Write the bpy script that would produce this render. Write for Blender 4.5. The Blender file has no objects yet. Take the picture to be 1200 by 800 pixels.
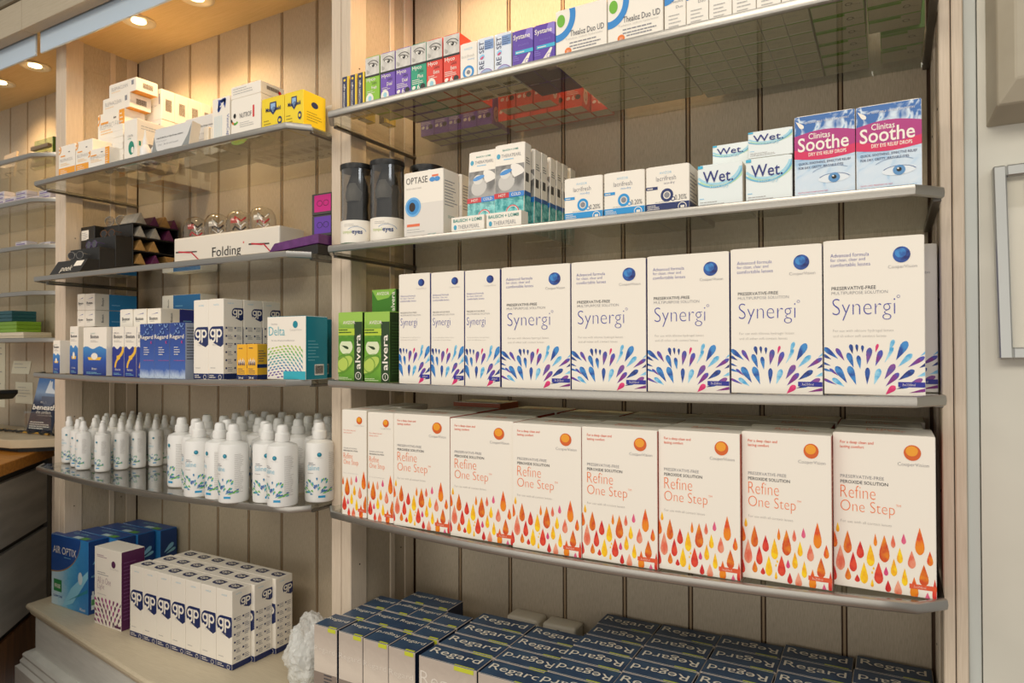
import bpy, bmesh, math, random
from mathutils import Vector, Matrix, noise
random.seed(7)
SC = bpy.context.scene
COL = SC.collection
PI = math.pi

# ------------------------------------------------------------ camera
cam = bpy.data.cameras.new('camera'); camo = bpy.data.objects.new('camera', cam); COL.objects.link(camo)
YAW, PITCH, ROLL = .5132, .0102, -.0028
cy_, sy_, cp_, sp_ = math.cos(YAW), math.sin(YAW), math.cos(PITCH), math.sin(PITCH)
fw = Vector((-sy_*cp_, cy_*cp_, sp_)); rt = Vector((cy_, sy_, 0)); up = rt.cross(fw)
r2 = rt*math.cos(ROLL) + up*math.sin(ROLL); u2 = up*math.cos(ROLL) - rt*math.sin(ROLL)
mw = Matrix((r2, u2, -fw)).transposed().to_4x4(); mw.translation = Vector((.9065, -1.1724, 1.5))
camo.matrix_world = mw
cam.sensor_width = 36; cam.lens = 787.99*36/1200; cam.clip_start = .05
cam.dof.use_dof = True; cam.dof.focus_distance = 1.05; cam.dof.aperture_fstop = 11
SC.camera = camo

# ------------------------------------------------------------ world, lights, exposure
w = bpy.data.worlds.new('world'); SC.world = w; w.use_nodes = True
w.node_tree.nodes['Background'].inputs[0].default_value = (.95, .93, .88, 1)
w.node_tree.nodes['Background'].inputs[1].default_value = .29
SC.view_settings.view_transform = 'Standard'; SC.view_settings.look = 'None'
SC.view_settings.gamma = 1; SC.view_settings.exposure = .50
def area(loc, rot, sx, sy, power, col):
    l = bpy.data.lights.new('room_or_fill_light', 'AREA'); l.shape = 'RECTANGLE'; l.size = sx; l.size_y = sy
    l.energy = power; l.color = col
    o = bpy.data.objects.new('room_or_fill_light', l); o.location = loc; o.rotation_euler = rot; COL.objects.link(o)
area((.9, -1.9, 2.75), (math.radians(32), 0, math.radians(6)), 1.3, .6, 13, (1, .91, .79))
area((-1.0, -2.2, 2.8), (math.radians(38), 0, math.radians(-5)), 1.2, .6, 11, (1, .90, .77))
area((.0, -3.4, 1.25), (math.radians(90), 0, 0), 3.4, 1.9, 17, (1, .94, .85))  # unseen frontal fill, added to lift the shelf interiors and carton undersides
area((2.4, -1.6, 2.7), (math.radians(22), 0, math.radians(55)), .8, .8, 5, (.93, .97, 1))

# ------------------------------------------------------------ materials
def lin(c): return c/12.92 if c <= .04045 else ((c+.055)/1.055)**2.4
def hx(h):
    h = h.lstrip('#'); return tuple(lin(int(h[i:i+2], 16)/255) for i in (0, 2, 4))
MATS = {}
def mat(c, rough=.5, metal=0., spec=.5, name=None, emit=0):
    key = (c, rough, metal, emit)
    if key in MATS: return MATS[key]
    m = bpy.data.materials.new(name or 'ink_'+c.strip('#')); m.use_nodes = True
    b = m.node_tree.nodes['Principled BSDF']; rgb = hx(c)
    b.inputs['Roughness'].default_value = rough; b.inputs['Metallic'].default_value = metal
    b.inputs['Base Color'].default_value = (*rgb, 1)
    if emit:
        b.inputs['Emission Color'].default_value = (*rgb, 1); b.inputs['Emission Strength'].default_value = emit
    m.diffuse_color = (*rgb, 1)
    MATS[key] = m; return m
def duo(c1, c2, scale=60, rough=.5, stretch=(1, 1, 1), lo=.4, hi=.6, bump=0, metal=0, name='mix'):
    key = (c1, c2, scale, rough, stretch, lo, hi, bump, metal)
    if key in MATS: return MATS[key]
    m = bpy.data.materials.new(name); m.use_nodes = True; nt = m.node_tree; b = nt.nodes['Principled BSDF']
    tc = nt.nodes.new('ShaderNodeTexCoord'); mp = nt.nodes.new('ShaderNodeMapping'); mp.inputs['Scale'].default_value = stretch
    nz = nt.nodes.new('ShaderNodeTexNoise'); nz.inputs['Scale'].default_value = scale; nz.inputs['Detail'].default_value = 5
    cr = nt.nodes.new('ShaderNodeValToRGB')
    cr.color_ramp.elements[0].position = lo; cr.color_ramp.elements[0].color = (*hx(c1), 1)
    cr.color_ramp.elements[1].position = hi; cr.color_ramp.elements[1].color = (*hx(c2), 1)
    nt.links.new(tc.outputs['Object'], mp.inputs[0]); nt.links.new(mp.outputs[0], nz.inputs[0])
    nt.links.new(nz.outputs['Fac'], cr.inputs[0]); nt.links.new(cr.outputs[0], b.inputs['Base Color'])
    b.inputs['Roughness'].default_value = rough; b.inputs['Metallic'].default_value = metal
    if bump:
        bp = nt.nodes.new('ShaderNodeBump'); bp.inputs['Strength'].default_value = bump; bp.inputs['Distance'].default_value = .001
        nt.links.new(nz.outputs['Fac'], bp.inputs['Height']); nt.links.new(bp.outputs[0], b.inputs['Normal'])
    MATS[key] = m; return m
def glassmat(name, tint, refl=1.0, rough=.02):
    m = bpy.data.materials.new(name); m.use_nodes = True; nt = m.node_tree; nt.nodes.clear()
    o = nt.nodes.new('ShaderNodeOutputMaterial'); mx = nt.nodes.new('ShaderNodeMixShader')
    t = nt.nodes.new('ShaderNodeBsdfTransparent'); t.inputs[0].default_value = (*tint, 1)
    g = nt.nodes.new('ShaderNodeBsdfGlossy'); g.inputs['Roughness'].default_value = rough
    f = nt.nodes.new('ShaderNodeLayerWeight'); f.inputs[0].default_value = .5
    pw = nt.nodes.new('ShaderNodeMath'); pw.operation = 'POWER'; pw.inputs[1].default_value = 4.2; nt.links.new(f.outputs['Facing'], pw.inputs[0])
    mu = nt.nodes.new('ShaderNodeMath'); mu.operation = 'MULTIPLY_ADD'; mu.inputs[1].default_value = .9*refl; mu.inputs[2].default_value = .045*refl; mu.use_clamp = True
    nt.links.new(pw.outputs[0], mu.inputs[0]); nt.links.new(mu.outputs[0], mx.inputs[0])
    nt.links.new(t.outputs[0], mx.inputs[1]); nt.links.new(g.outputs[0], mx.inputs[2]); nt.links.new(mx.outputs[0], o.inputs[0])
    return m
def ramp(cols, axis='Z', a=0., b_=1., rough=.5, name='gradient_print', wob=0):
    """printed gradient between colours over object coordinate a..b"""
    m = bpy.data.materials.new(name); m.use_nodes = True; nt = m.node_tree; b = nt.nodes['Principled BSDF']
    tc = nt.nodes.new('ShaderNodeTexCoord'); sx = nt.nodes.new('ShaderNodeSeparateXYZ'); nt.links.new(tc.outputs['Object'], sx.inputs[0])
    mr = nt.nodes.new('ShaderNodeMapRange'); mr.inputs[1].default_value = a; mr.inputs[2].default_value = b_
    nt.links.new(sx.outputs[axis], mr.inputs[0]); cr = nt.nodes.new('ShaderNodeValToRGB')
    src = mr.outputs[0]
    if wob:
        nz = nt.nodes.new('ShaderNodeTexNoise'); nz.inputs['Scale'].default_value = 45; nz.inputs['Detail'].default_value = 3
        nz.inputs['Distortion'].default_value = 1.5
        nt.links.new(tc.outputs['Object'], nz.inputs[0]); ma = nt.nodes.new('ShaderNodeMath'); ma.operation = 'MULTIPLY_ADD'
        ma.inputs[1].default_value = wob; nt.links.new(nz.outputs['Fac'], ma.inputs[0]); nt.links.new(src, ma.inputs[2]); src = ma.outputs[0]
    nt.links.new(src, cr.inputs[0]); e = cr.color_ramp.elements
    while len(e) < len(cols): e.new(.5)
    for i, (p, c) in enumerate(cols): e[i].position = p
    for i, (p, c) in enumerate(cols): e[i].color = (*hx(c), 1)
    nt.links.new(cr.outputs[0], b.inputs['Base Color']); b.inputs['Roughness'].default_value = rough
    return m

WHITE = mat('#f3ecdf', .42, name='white_card'); CREAM = mat('#e9dfcd', .55, name='cream_card'); RAW = mat('#e2d8c0', .8, name='raw_card')
NAVY = mat('#1c2a5c', .45); GREY = mat('#8c8c92', .6); LGREY = mat('#b9b6b2', .6); DGREY = mat('#4a4a50', .6); BLACK = mat('#15140f', .5)
ORANGE = mat('#f07a3a', .5); RUST = mat('#e0572c', .5)
LIMED = duo('#b3a18a', '#c9b89f', 22, .6, (30, 30, 1.2), .3, .7, .25, name='limed_oak')
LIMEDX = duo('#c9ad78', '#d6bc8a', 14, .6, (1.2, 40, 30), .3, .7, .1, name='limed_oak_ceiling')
GREYWOOD = duo('#a99a84', '#bdae97', 30, .62, (34, 34, 2.6), .3, .6, .22, name='grey_limed_oak')
POSTW = duo('#cab9a3', '#d8c8b3', 14, .55, (40, 40, 1.5), .3, .7, .12, name='limed_post')
GROOVE = mat('#4c321a', .7, name='groove_stain'); BEAD = mat('#9c8466', .6, name='bead')
METAL = duo('#a09c95', '#b1ada5', 300, .30, (1, 40, 40), metal=.85, name='satin_aluminium')
METALD = mat('#6f6c66', .35, .85, name='dark_aluminium')
GLASS = glassmat('shelf_glass', (.93, .955, .93), 1.35)
CLEAR = glassmat('clear_plastic', (.97, .98, .98), 1.2, .05)

# ------------------------------------------------------------ mesh helpers
_glyph = {}
def glyphs(s, off=0.0, res=2):
    k = (s, off, res)
    if k in _glyph: return _glyph[k]
    c = bpy.data.curves.new('t', 'FONT'); c.body = s; c.resolution_u = res; c.offset = off; c.size = 1
    o = bpy.data.objects.new('t', c); COL.objects.link(o)
    dg = bpy.context.evaluated_depsgraph_get(); dg.update()
    me = bpy.data.meshes.new_from_object(o.evaluated_get(dg))
    vs = [(v.co.x, v.co.y) for v in me.vertices]; fs = [tuple(p.vertices) for p in me.polygons]
    fs = [f if me.polygons[i].normal.z >= 0 else f[::-1] for i, f in enumerate(fs)]
    bpy.data.objects.remove(o); bpy.data.curves.remove(c); bpy.data.meshes.remove(me)
    x0 = min(v[0] for v in vs); x1 = max(v[0] for v in vs); y0 = min(v[1] for v in vs); y1 = max(v[1] for v in vs)
    _glyph[k] = ([(x-x0, y-y0) for x, y in vs], fs, x1-x0, y1-y0, -y0); return _glyph[k]
def clip_poly(p, r):
    x0, y0, x1, y1 = r
    for ax, lim, sg in ((0, x0, 1), (0, x1, -1), (1, y0, 1), (1, y1, -1)):
        q = []
        for i in range(len(p)):
            a, b = p[i-1], p[i]; ia = (a[ax]-lim)*sg >= 0; ib = (b[ax]-lim)*sg >= 0
            if ia != ib:
                t = (lim-a[ax])/(b[ax]-a[ax]); q.append((a[0]+t*(b[0]-a[0]), a[1]+t*(b[1]-a[1])))
            if ib: q.append(b)
        p = q
        if not p: return p
    return p
class MB:
    def __init__(s): s.v = []; s.f = []; s.m = []; s.mats = []; s.map = None; s.clip = None
    def mi(s, m):
        if m not in s.mats: s.mats.append(m)
        return s.mats.index(m)
    def frame(s, O, U, V):
        O, U, V = Vector(O), Vector(U), Vector(V); N = U.cross(V).normalized()
        s.map = lambda u, v, l: O+U*u+V*v+N*(.00022*(l+1)); return s
    def cyl(s, R, ang0=0):
        s.map = lambda u, v, l: Vector(((R+.0002*(l+1))*math.sin(u/R+ang0), -(R+.0002*(l+1))*math.cos(u/R+ang0), v)); return s
    def poly(s, pts, m, l=0):
        if s.clip: pts = clip_poly(pts, s.clip)
        if len(pts) < 3: return
        i = len(s.v); s.v += [tuple(s.map(u, v, l)) for u, v in pts]
        s.f.append(tuple(range(i, i+len(pts)))); s.m.append(s.mi(m))
    def rect(s, u, v, w, h, m, l=0): s.poly([(u, v), (u+w, v), (u+w, v+h), (u, v+h)], m, l)
    def grid(s, u, v, w, h, m, l=0, n=8):
        for k in range(n): s.rect(u+w*k/n, v, w/n, h, m, l)
    def ell(s, u, v, a, b, m, l=0, n=16, rot=0):
        c, sn = math.cos(rot), math.sin(rot)
        s.poly([(u+a*math.cos(t)*c-b*math.sin(t)*sn, v+a*math.cos(t)*sn+b*math.sin(t)*c) for t in (2*PI*k/n for k in range(n))], m, l)
    def ring(s, u, v, r1, r2, m, l=0, a0=0, a1=2*PI, n=24, sx=1, sy=1):
        for k in range(n):
            t0 = a0+(a1-a0)*k/n; t1 = a0+(a1-a0)*(k+1)/n
            s.poly([(u+r2*math.cos(t0)*sx, v+r2*math.sin(t0)*sy), (u+r2*math.cos(t1)*sx, v+r2*math.sin(t1)*sy), (u+r1*math.cos(t1)*sx, v+r1*math.sin(t1)*sy), (u+r1*math.cos(t0)*sx, v+r1*math.sin(t0)*sy)], m, l)
    def drop(s, u, v, ln, wd, ang, m, l=0):
        """teardrop centred u,v; ang = direction of the round head from +v, clockwise"""
        pr = [(-.5, 0), (-.32, .15), (-.12, .31), (.08, .45), (.24, .5), (.37, .43), (.46, .25), (.5, .08)]
        pts = [(b*wd, a*ln) for a, b in pr]+[(-b*wd, a*ln) for a, b in pr[:0:-1]]
        c, sn = math.cos(ang), math.sin(ang)
        s.poly([(u+x*c+y*sn, v-x*sn+y*c) for x, y in pts][::-1], m, l)
    def text(s, t, u, v, w=None, h=None, m=None, l=1, off=0., rot=0, res=2, right=False, xs=1):
        if off == 0. and ((h and h < .006) or (w and w/max(len(t), 1) < .0032)): off = -.012
        vs, fs, W, H, base = glyphs(t, off, res)
        k = (w/W) if w else h/H; ky = (h/H) if h else k
        if not w: k = ky*xs
        if right: u -= W*k
        i = len(s.v); c, sn = math.cos(rot), math.sin(rot)
        s.v += [tuple(s.map(u+x*k*c-y*ky*sn, v+x*k*sn+y*ky*c, l)) for x, y in vs]
        mi = s.mi(m or NAVY)
        for f in fs: s.f.append(tuple(i+j for j in f)); s.m.append(mi)
    def lines(s, u, v, w, n, gap, m, l=1, th=.35, rag=True, seed=1):
        r = random.Random(seed)
        for k in range(n):
            ww = w*(r.uniform(.6, 1) if rag else 1); x = u; 
            while x < u+ww-1e-5:
                q = min(r.uniform(.05, .16)*w, u+ww-x); s.rect(x, v-k*gap, q*.85, gap*th, m, l); x += q
    def box(s, x0, x1, y0, y1, z0, z1, m, mr=None):
        i = len(s.v)
        s.v += [(x0,y0,z0),(x1,y0,z0),(x1,y1,z0),(x0,y1,z0),(x0,y0,z1),(x1,y0,z1),(x1,y1,z1),(x0,y1,z1)]
        for f in ((0,1,5,4),(1,2,6,5),(2,3,7,6),(3,0,4,7),(4,5,6,7),(3,2,1,0)): s.f.append(tuple(i+j for j in f)); s.m.append(s.mi(m))
    def prism(s, pts, z0, z1, m, axis='z'):
        """extrude polygon pts (ccw) from z0 to z1; axis x: pts are (y,z); axis y: pts are (x,z)"""
        def P(a, b, c): return (a, b, c) if axis == 'z' else ((c, a, b) if axis == 'x' else (a, c, b))
        i = len(s.v); n = len(pts); s.v += [P(a, b, z0) for a, b in pts]+[P(a, b, z1) for a, b in pts]; mi = s.mi(m)
        s.f += [tuple(range(i+n-1, i-1, -1)), tuple(range(i+n, i+2*n))]; s.m += [mi, mi]
        for k in range(n): s.f.append((i+k, i+(k+1)%n, i+n+(k+1)%n, i+n+k)); s.m.append(mi)
    def lathe(s, prof, m, n=20, cx=0, cy=0, sx=1, sy=1, ms=None):
        i = len(s.v)
        for r, z in prof:
            for k in range(n): s.v.append((cx+r*sx*math.cos(2*PI*k/n), cy+r*sy*math.sin(2*PI*k/n), z))
        for j in range(len(prof)-1):
            mi = s.mi(ms[j] if ms else m)
            for k in range(n): s.f.append((i+j*n+k, i+j*n+(k+1)%n, i+(j+1)*n+(k+1)%n, i+(j+1)*n+k)); s.m.append(mi)
        s.f.append(tuple(i+k for k in range(n))[::-1]); s.m.append(s.mi(ms[0] if ms else m))
        s.f.append(tuple(i+(len(prof)-1)*n+k for k in range(n))); s.m.append(s.mi(ms[-1] if ms else m))
    def tube(s, pts, r, m, n=6):
        i = len(s.v); P = [Vector(p) for p in pts]
        for j, p in enumerate(P):
            d = (P[min(j+1, len(P)-1)]-P[max(j-1, 0)]).normalized(); a = d.orthogonal().normalized(); b = d.cross(a)
            if j and abs(a.dot(pa)) < .99:
                a = (pa-d*pa.dot(d)).normalized(); b = d.cross(a)
            pa = a
            for k in range(n): s.v.append(tuple(p+(a*math.cos(2*PI*k/n)+b*math.sin(2*PI*k/n))*r))
        mi = s.mi(m)
        for j in range(len(P)-1):
            for k in range(n): s.f.append((i+j*n+k, i+j*n+(k+1)%n, i+(j+1)*n+(k+1)%n, i+(j+1)*n+k)); s.m.append(mi)
    def build(s, name, parent=None, bevel=0, smooth=False, seg=1, loc=None):
        me = bpy.data.meshes.new(name); me.from_pydata(s.v, [], s.f)
        for m in s.mats: me.materials.append(m)
        me.polygons.foreach_set('material_index', s.m)
        if bevel:
            bm = bmesh.new(); bm.from_mesh(me); bmesh.ops.remove_doubles(bm, verts=bm.verts, dist=1e-6)
            bmesh.ops.bevel(bm, geom=list(bm.edges), offset=bevel, segments=seg, affect='EDGES', profile=.6); bm.to_mesh(me); bm.free()
        if smooth:
            for p in me.polygons: p.use_smooth = True
            try: me.set_sharp_from_angle(angle=math.radians(40))
            except Exception: pass
        o = bpy.data.objects.new(name, me); COL.objects.link(o)
        if parent: o.parent = parent
        if loc: o.location = loc
        return o
def tag(o, label, cat, group=None):
    o['label'] = label; o['category'] = cat
    if group: o['group'] = group
    return o
def struct(o): o['kind'] = 'structure'; return o
def empty(name, loc=(0, 0, 0), rz=0):
    o = bpy.data.objects.new(name, None); o.empty_display_size = .02; o.location = loc; o.rotation_euler = (0, 0, rz); COL.objects.link(o); return o
def copy_tree(o, parent=None):
    c = o.copy(); COL.objects.link(c)
    if parent: c.parent = parent
    for ch in o.children: copy_tree(ch, c)
    return c
ORD = ['first', 'second', 'third', 'fourth', 'fifth', 'sixth', 'seventh', 'eighth', 'ninth', 'tenth', 'eleventh', 'twelfth']
USED = set()
def put(proto, loc, label, cat, group, rz=0, rx=0):
    if id(proto) in USED: o = copy_tree(proto)
    else: o = proto; USED.add(id(proto))
    o.location = loc; o.rotation_euler = (rx, 0, rz); tag(o, label, cat, group); return o

# ------------------------------------------------------------ measures of the shelving
W, T, D = .96, .0504, .1966
XL = -(W+T)                       # inner left of the left bay
def shz(z0, sag, x, X0): u = (x-X0)/W*2-1; return z0+sag*u*u
SH = {'rt': (0, 1.925, 0), 'r2': (0, 1.683, 0), 'r3': (0, 1.4375, .005), 'r4': (0, 1.1985, .009),
      'lt': (XL, 1.924, 0), 'lf': (XL, 1.682, 0), 'l3': (XL, 1.435, .006), 'l4': (XL, 1.194, .009)}
def SZ(k, x, hw=0):
    X0, z0, sag = SH[k]; return max(shz(z0, sag, x-hw, X0), shz(z0, sag, x+hw, X0))+.0006
ZB = .825                          # top of the base units

# ------------------------------------------------------------ structure: back boards
wb = MB(); wb.box(-2.6, W+T/2, .004, .02, .5, 2.45, GROOVE)
wall_back = struct(wb.build('wall_back'))
board = None
def boards(x0, n, pitch):
    global board
    for k in range(n):
        if board is None or abs(board[0]-pitch) > 1e-6:
            b = MB(); b.box(-pitch/2+.0042, pitch/2-.0042, -.004, .004, .5, 2.345, GREYWOOD)
            o = b.build('board', wall_back, .0008); board = (pitch, o)
        else:
            o = board[1].copy(); COL.objects.link(o)
        o.location = (x0+pitch*(k+.5), .004, 0)
        if k:
            b2 = MB(); b2.box(x0+pitch*k-.0019, x0+pitch*k+.0019, .0006, .0039, .5, 2.345, BEAD); b2.build('bead', wall_back)
boards(0, 8, .12); boards(XL, 8, .12); boards(XL-T-9*.115, 9, .115)

# partitions between the bays
def partition(name, x0, x1, left_face=True, right_face=True):
    """x0..x1; two front strips with a seam, recessed side panels, shelf tracks and screw holes"""
    b = MB(); xm0, xm1 = x0+(.004 if left_face else 0), x1-(.004 if right_face else 0)
    b.box(xm0, xm1, -D+.045, -.001, .5, 2.36, GREYWOOD)
    o = struct(b.build(name))
    xm = (x0+x1)/2
    for a, c in ((x0, xm-.0006), (xm+.0006, x1)):
        p = MB(); p.box(a, c, -D, -D+.0452, .5, 2.36, POSTW); p.build('front_strip', o, .0012)
    for sgn, face, on in ((1, x1, right_face), (-1, x0, left_face)):
        if not on: continue
        p = MB(); xa = face-.004*sgn
        p.box(min(xa, face-.0002*sgn), max(xa, face-.0002*sgn), -.03, -.001, .5, 2.36, POSTW); p.build('rear_stile', o, .0006)
        p = MB(); p.box(min(xa, face), max(xa, face), -.078, -.064, .5, 2.36, POSTW); p.build('shelf_track', o, .001)
        for z in (.62, 1.08, 1.32, 1.56, 1.8, 2.05):
            for y in (-.172, -.045):
                p = MB(); 
                q = [(y+.0016*math.cos(t), z+.0016*math.sin(t)) for t in (2*PI*k/8 for k in range(8))]
                fx = face if y < -.1 else face-.0002*sgn
                p.prism(q, min(fx, fx+.0006*sgn), max(fx, fx+.0006*sgn), BLACK, 'x'); p.build('screw_hole', o)
    return o
partition('wall_middle', -T, 0); partition('wall_left', XL-T, XL)
partition('trim_1', W, W+T/2, True, False)
# arched panel frame high on the left partition
p = MB()
for a, c in (((-.15, 1.9), (-.147, 2.26)), ((-.03, 2.26), (-.147, 2.263)), ((-.15, 2.26), (-.06, 2.263))):
    pass
p.box(XL-.004, XL-.0028, -.145, -.143, 1.93, 2.27, GREYWOOD); p.box(XL-.004, XL-.0028, -.145, -.078, 2.268, 2.27, GREYWOOD)
pl = p.build('panel_moulding'); pl.parent = bpy.data.objects['wall_left']

# plaster wall on the right
PLASTER = duo('#cdcabd', '#d6d3c6', 6, .8, (1, 1, 1), .3, .7, .12, name='plaster')
b = MB(); b.box(1.0, 2.6, -.19, -.17, 0, 2.75, PLASTER); wr = struct(b.build('wall_right'))
b = MB(); b.box(W+T/2+.0005, .999, -.1885, -.17, 0, 2.75, mat('#c4c8c2', .6, name='pale_grey_paint')); struct(b.build('trim_2', bevel=.001))

# canopy ceiling, fascia and cornice
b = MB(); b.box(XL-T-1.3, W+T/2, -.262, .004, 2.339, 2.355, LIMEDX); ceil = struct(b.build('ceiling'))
CORN = duo('#a79c86', '#b3a892', 20, .6, (1.2, 40, 30), .3, .7, .1, name='cornice_paint')
corn = MB(); corn.box(-2.5, -1.0365, -.292, -.262, 2.322, 2.40, CORN); cor = struct(corn.build('trim_3', bevel=.001))
c2 = MB(); c2.box(-1.0345, W+T/2, -.292, -.262, 2.322, 2.40, CORN); c2.build('cornice_board', cor, .001)
CM = duo('#77715f', '#827b68', 20, .5, (1, 40, 30), name='cornice_moulding_paint')
c3 = MB()
prof = [(-.262, 2.40), (-.298, 2.402), (-.302, 2.408), (-.302, 2.413), (-.306, 2.416), (-.318, 2.424), (-.326, 2.436), (-.33, 2.45), (-.34, 2.462), (-.362, 2.475), (-.372, 2.49), (-.372, 2.505), (-.262, 2.505)]
c3.prism(prof, -2.5, W+T/2, CM, 'x'); c3.build('cornice_moulding', cor)
FROST = mat('#b9cbdb', .35, name='frosted_glass')
for i, (a, c, lab) in enumerate(((-1.7, -1.044, 'blue-white frosted glass pelmet panel at far left under the cornice'), (-1.018, -.03, 'blue-white frosted glass pelmet panel above the gold-lit left bay'))):
    f = MB(); f.box(a, c, -.256, -.25, 2.272, 2.337, FROST); tag(f.build('pelmet_panel', bevel=.001), lab, 'panel', 'frosted pelmet panels')
    for x in (a+.08, c-.08):
        k = MB(); k.box(x-.006, x+.006, -.2495, -.2465, 2.318, 2.3385, METALD); k.build('panel_clip', bpy.data.objects['pelmet_panel' if i == 0 else 'pelmet_panel.001'])
# downlights
LAMP = mat('#ffe2a8', .4, emit=9, name='lamp_face')
def downlight(x, y, lab):
    o = empty('downlight', (x, y, 2.339)); tag(o, lab, 'light', 'recessed canopy downlights')
    r = MB(); r.lathe([(.040, 0), (.040, -.003), (.036, -.005), (.031, -.004), (.026, -.0012), (.020, -.0005)], mat('#d9cdb4', .3, .3, name='lamp_rim'), 28); r.build('rim', o, smooth=True)
    r = MB(); r.lathe([(.0165, -.0006), (.0165, -.0022), (.014, -.003)], LAMP, 24); r.build('lamp', o)
    l = bpy.data.lights.new('downlight_beam', 'SPOT'); l.energy = LAMPW; l.color = (1, .66, .33); l.spot_size = math.radians(140); l.spot_blend = .8; l.shadow_soft_size = .024
    lo = bpy.data.objects.new('downlight_beam', l); lo.location = (0, 0, -.012); lo.parent = o; COL.objects.link(lo)
LAMPW = 5
for x, y, lab in ((-.762, -.15, 'round glowing downlight near the left end of the left bay canopy'), (-.531, -.15, 'glowing downlight cut by the top edge of the photo'), (-1.29, -.14, 'glowing downlight in the far left canopy, just left of the tall post'), (-1.52, -.13, 'downlight in the far left canopy at the very edge of the photo')): downlight(x, y, lab)
for x in (.2, .42): downlight(x, -.15, 'recessed downlight in the canopy over the right bay')

# glass shelves
def shelf(key, x0, x1, z0, sag, bow, y0, lab, group, ych=.248, ydepth=.0, end=.03, chy=None):
    o = empty('glass_shelf', ((x0+x1)/2, -.14, z0)); tag(o, lab, 'shelf', group)
    ox, oy, oz = o.location
    cx = (x0+x1)/2; hw = (x1-x0)/2; g = .0012
    def zz(x): return sag*(((x-cx)/hw)**2)
    def yy(x): u = (x-cx)/hw; return -(y0+bow*(1-u*u))
    n = 24; xs = [x0+end+(x1-x0-2*end)*k/n for k in range(n+1)]
    front = [(x0+g, -ych)]+[(x, yy(x)) for x in xs]+[(x1-g, -ych)]
    # glass slab as strips
    m = MB(); mi = m.mi(GLASS); N = len(front); th = .008
    for x, y in front:
        for yb, dz in ((y+.004, 0), (-.002, 0), (-.002, -th), (y+.004, -th)): m.v.append((x-ox, yb-oy, zz(x)+dz))
    for k in range(N-1):
        a = 4*k; c = a+4
        for i, j in ((0, 1), (1, 2), (2, 3), (3, 0)): m.f.append((a+i, c+i, c+j, a+j)); m.m.append(mi)
    m.f += [(0, 1, 2, 3), (4*N-1, 4*N-2, 4*N-3, 4*N-4)]; m.m += [mi, mi]
    m.build('glass_pane', o)
    # rounded metal nosing along front and chamfers
    t = MB(); mi = t.mi(METAL); prof = [(0.0045, -.0095), (-.001, -.0105), (-.0035, -.009), (-.0045, -.004), (-.0035, .0015), (-.001, .0028), (.0045, .0018)]
    P = len(prof)
    for k, (x, y) in enumerate(front):
        a = front[max(k-1, 0)]; c = front[min(k+1, N-1)]; dx, dy = c[0]-a[0], c[1]-a[1]; L = math.hypot(dx, dy); nx, ny = -dy/L, dx/L   # inward (+y)
        for q, z in prof: t.v.append((x-ox+nx*q, y-oy+ny*q, zz(x)+z))
    for k in range(N-1):
        for j in range(P-1): t.f.append((k*P+j+1, (k+1)*P+j+1, (k+1)*P+j, k*P+j)); t.m.append(mi)
    t.f += [tuple(range(P)), tuple(range((N-1)*P+P-1, (N-1)*P-1, -1))]; t.m += [mi, mi]
    tr = t.build('metal_nosing', o, smooth=True)
    for xe, sgn in ((x0, 1), (x1, -1)):
        s = MB(); xa, xb = sorted((xe+.0008*sgn, xe+.010*sgn)); ze = zz(xe+.01*sgn)
        s.box(xa-ox, xb-ox, -ych-oy+.004, -.003-oy, ze-.013, ze-.0083, METALD); s.build('side_rail', o, .0008)
    b_ = MB(); b_.box(x0-ox+.012, x1-ox-.012, -.0035-oy, -.0012-oy, -.010, -.0083, METALD) if sag == 0 else None
    return o
for key, nm in (('rt', 'topmost glass shelf of the right bay, holding small eye drop cartons'), ('r2', 'glass shelf of the right bay holding the black tubes and eye cartons'), ('r3', 'glass shelf of the right bay under the blue-petal white cartons'), ('r4', 'glass shelf of the right bay under the orange-drop white cartons'),
                ('lt', 'topmost glass shelf of the left bay, under the yellow cartons'), ('lf', 'glass shelf of the left bay holding the black glasses display'), ('l3', 'glass shelf of the left bay under the blue lens solution cartons'), ('l4', 'glass shelf of the left bay crowded with white bottles')):
    X0, z0, sag = SH[key]
    shelf(key, X0, X0+W, z0, sag, .025 if key[1] == '4' else .006, .272 if key[1] == '4' else .281, nm, 'glass shelves of the two main bays')
for k, z in enumerate((2.034, 1.911, 1.785, 1.658, 1.530)):
    shelf('f', XL-T-1.0, XL-T, z, 0, .002, .222, ['top', 'second', 'third', 'fourth', 'lowest'][k]+' glass shelf in the far left bay, behind the tall post', 'glass shelves of the far left bay', ych=.19, end=.066)

# base units
BASEP = duo('#dcdcd4', '#e4e4dc', 12, .5, (1, 1, 8), name='base_paint'); BTOP = duo('#cdbfa3', '#d8cbb0', 18, .5, (2, 30, 30), .3, .7, name='base_top')
def offs(pts, d): return [(x+(-d if i < 3 else 0)*0, y) for i, (x, y) in enumerate(pts)]
def baseloop(e):   # front outline pushed out by e
    return [(XL-T-.06-e, -.02), (-1.098-e, -.24-e*.6), (-.42, -.335-e), (W+T/2, -.338-e)]
base = empty('shelving_base', (-.2, -.2, 0)); tag(base, 'painted moulded base unit carrying the lowest row of cartons', 'cabinet')
def ringmesh(levels, m, name, close_top=None):
    b = MB(); n = 4
    for e, z in levels:
        for x, y in baseloop(e): b.v.append((x+.2, y+.2, z))
    mi = b.mi(m)
    for j in range(len(levels)-1):
        for k in range(n-1): b.f.append((j*n+k, j*n+k+1, (j+1)*n+k+1, (j+1)*n+k)); b.m.append(mi)
    if close_top is not None:
        i = (len(levels)-1)*n; b.v += [(W+T/2+.2, -.002+.2, levels[-1][1]), (XL-T-.06+.2, -.002+.2, levels[-1][1])]; q = len(b.v)
        b.f.append((i, i+1, i+2, i+3, q-2, q-1)); b.m.append(mi)
    return b.build(name, base)
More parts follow.
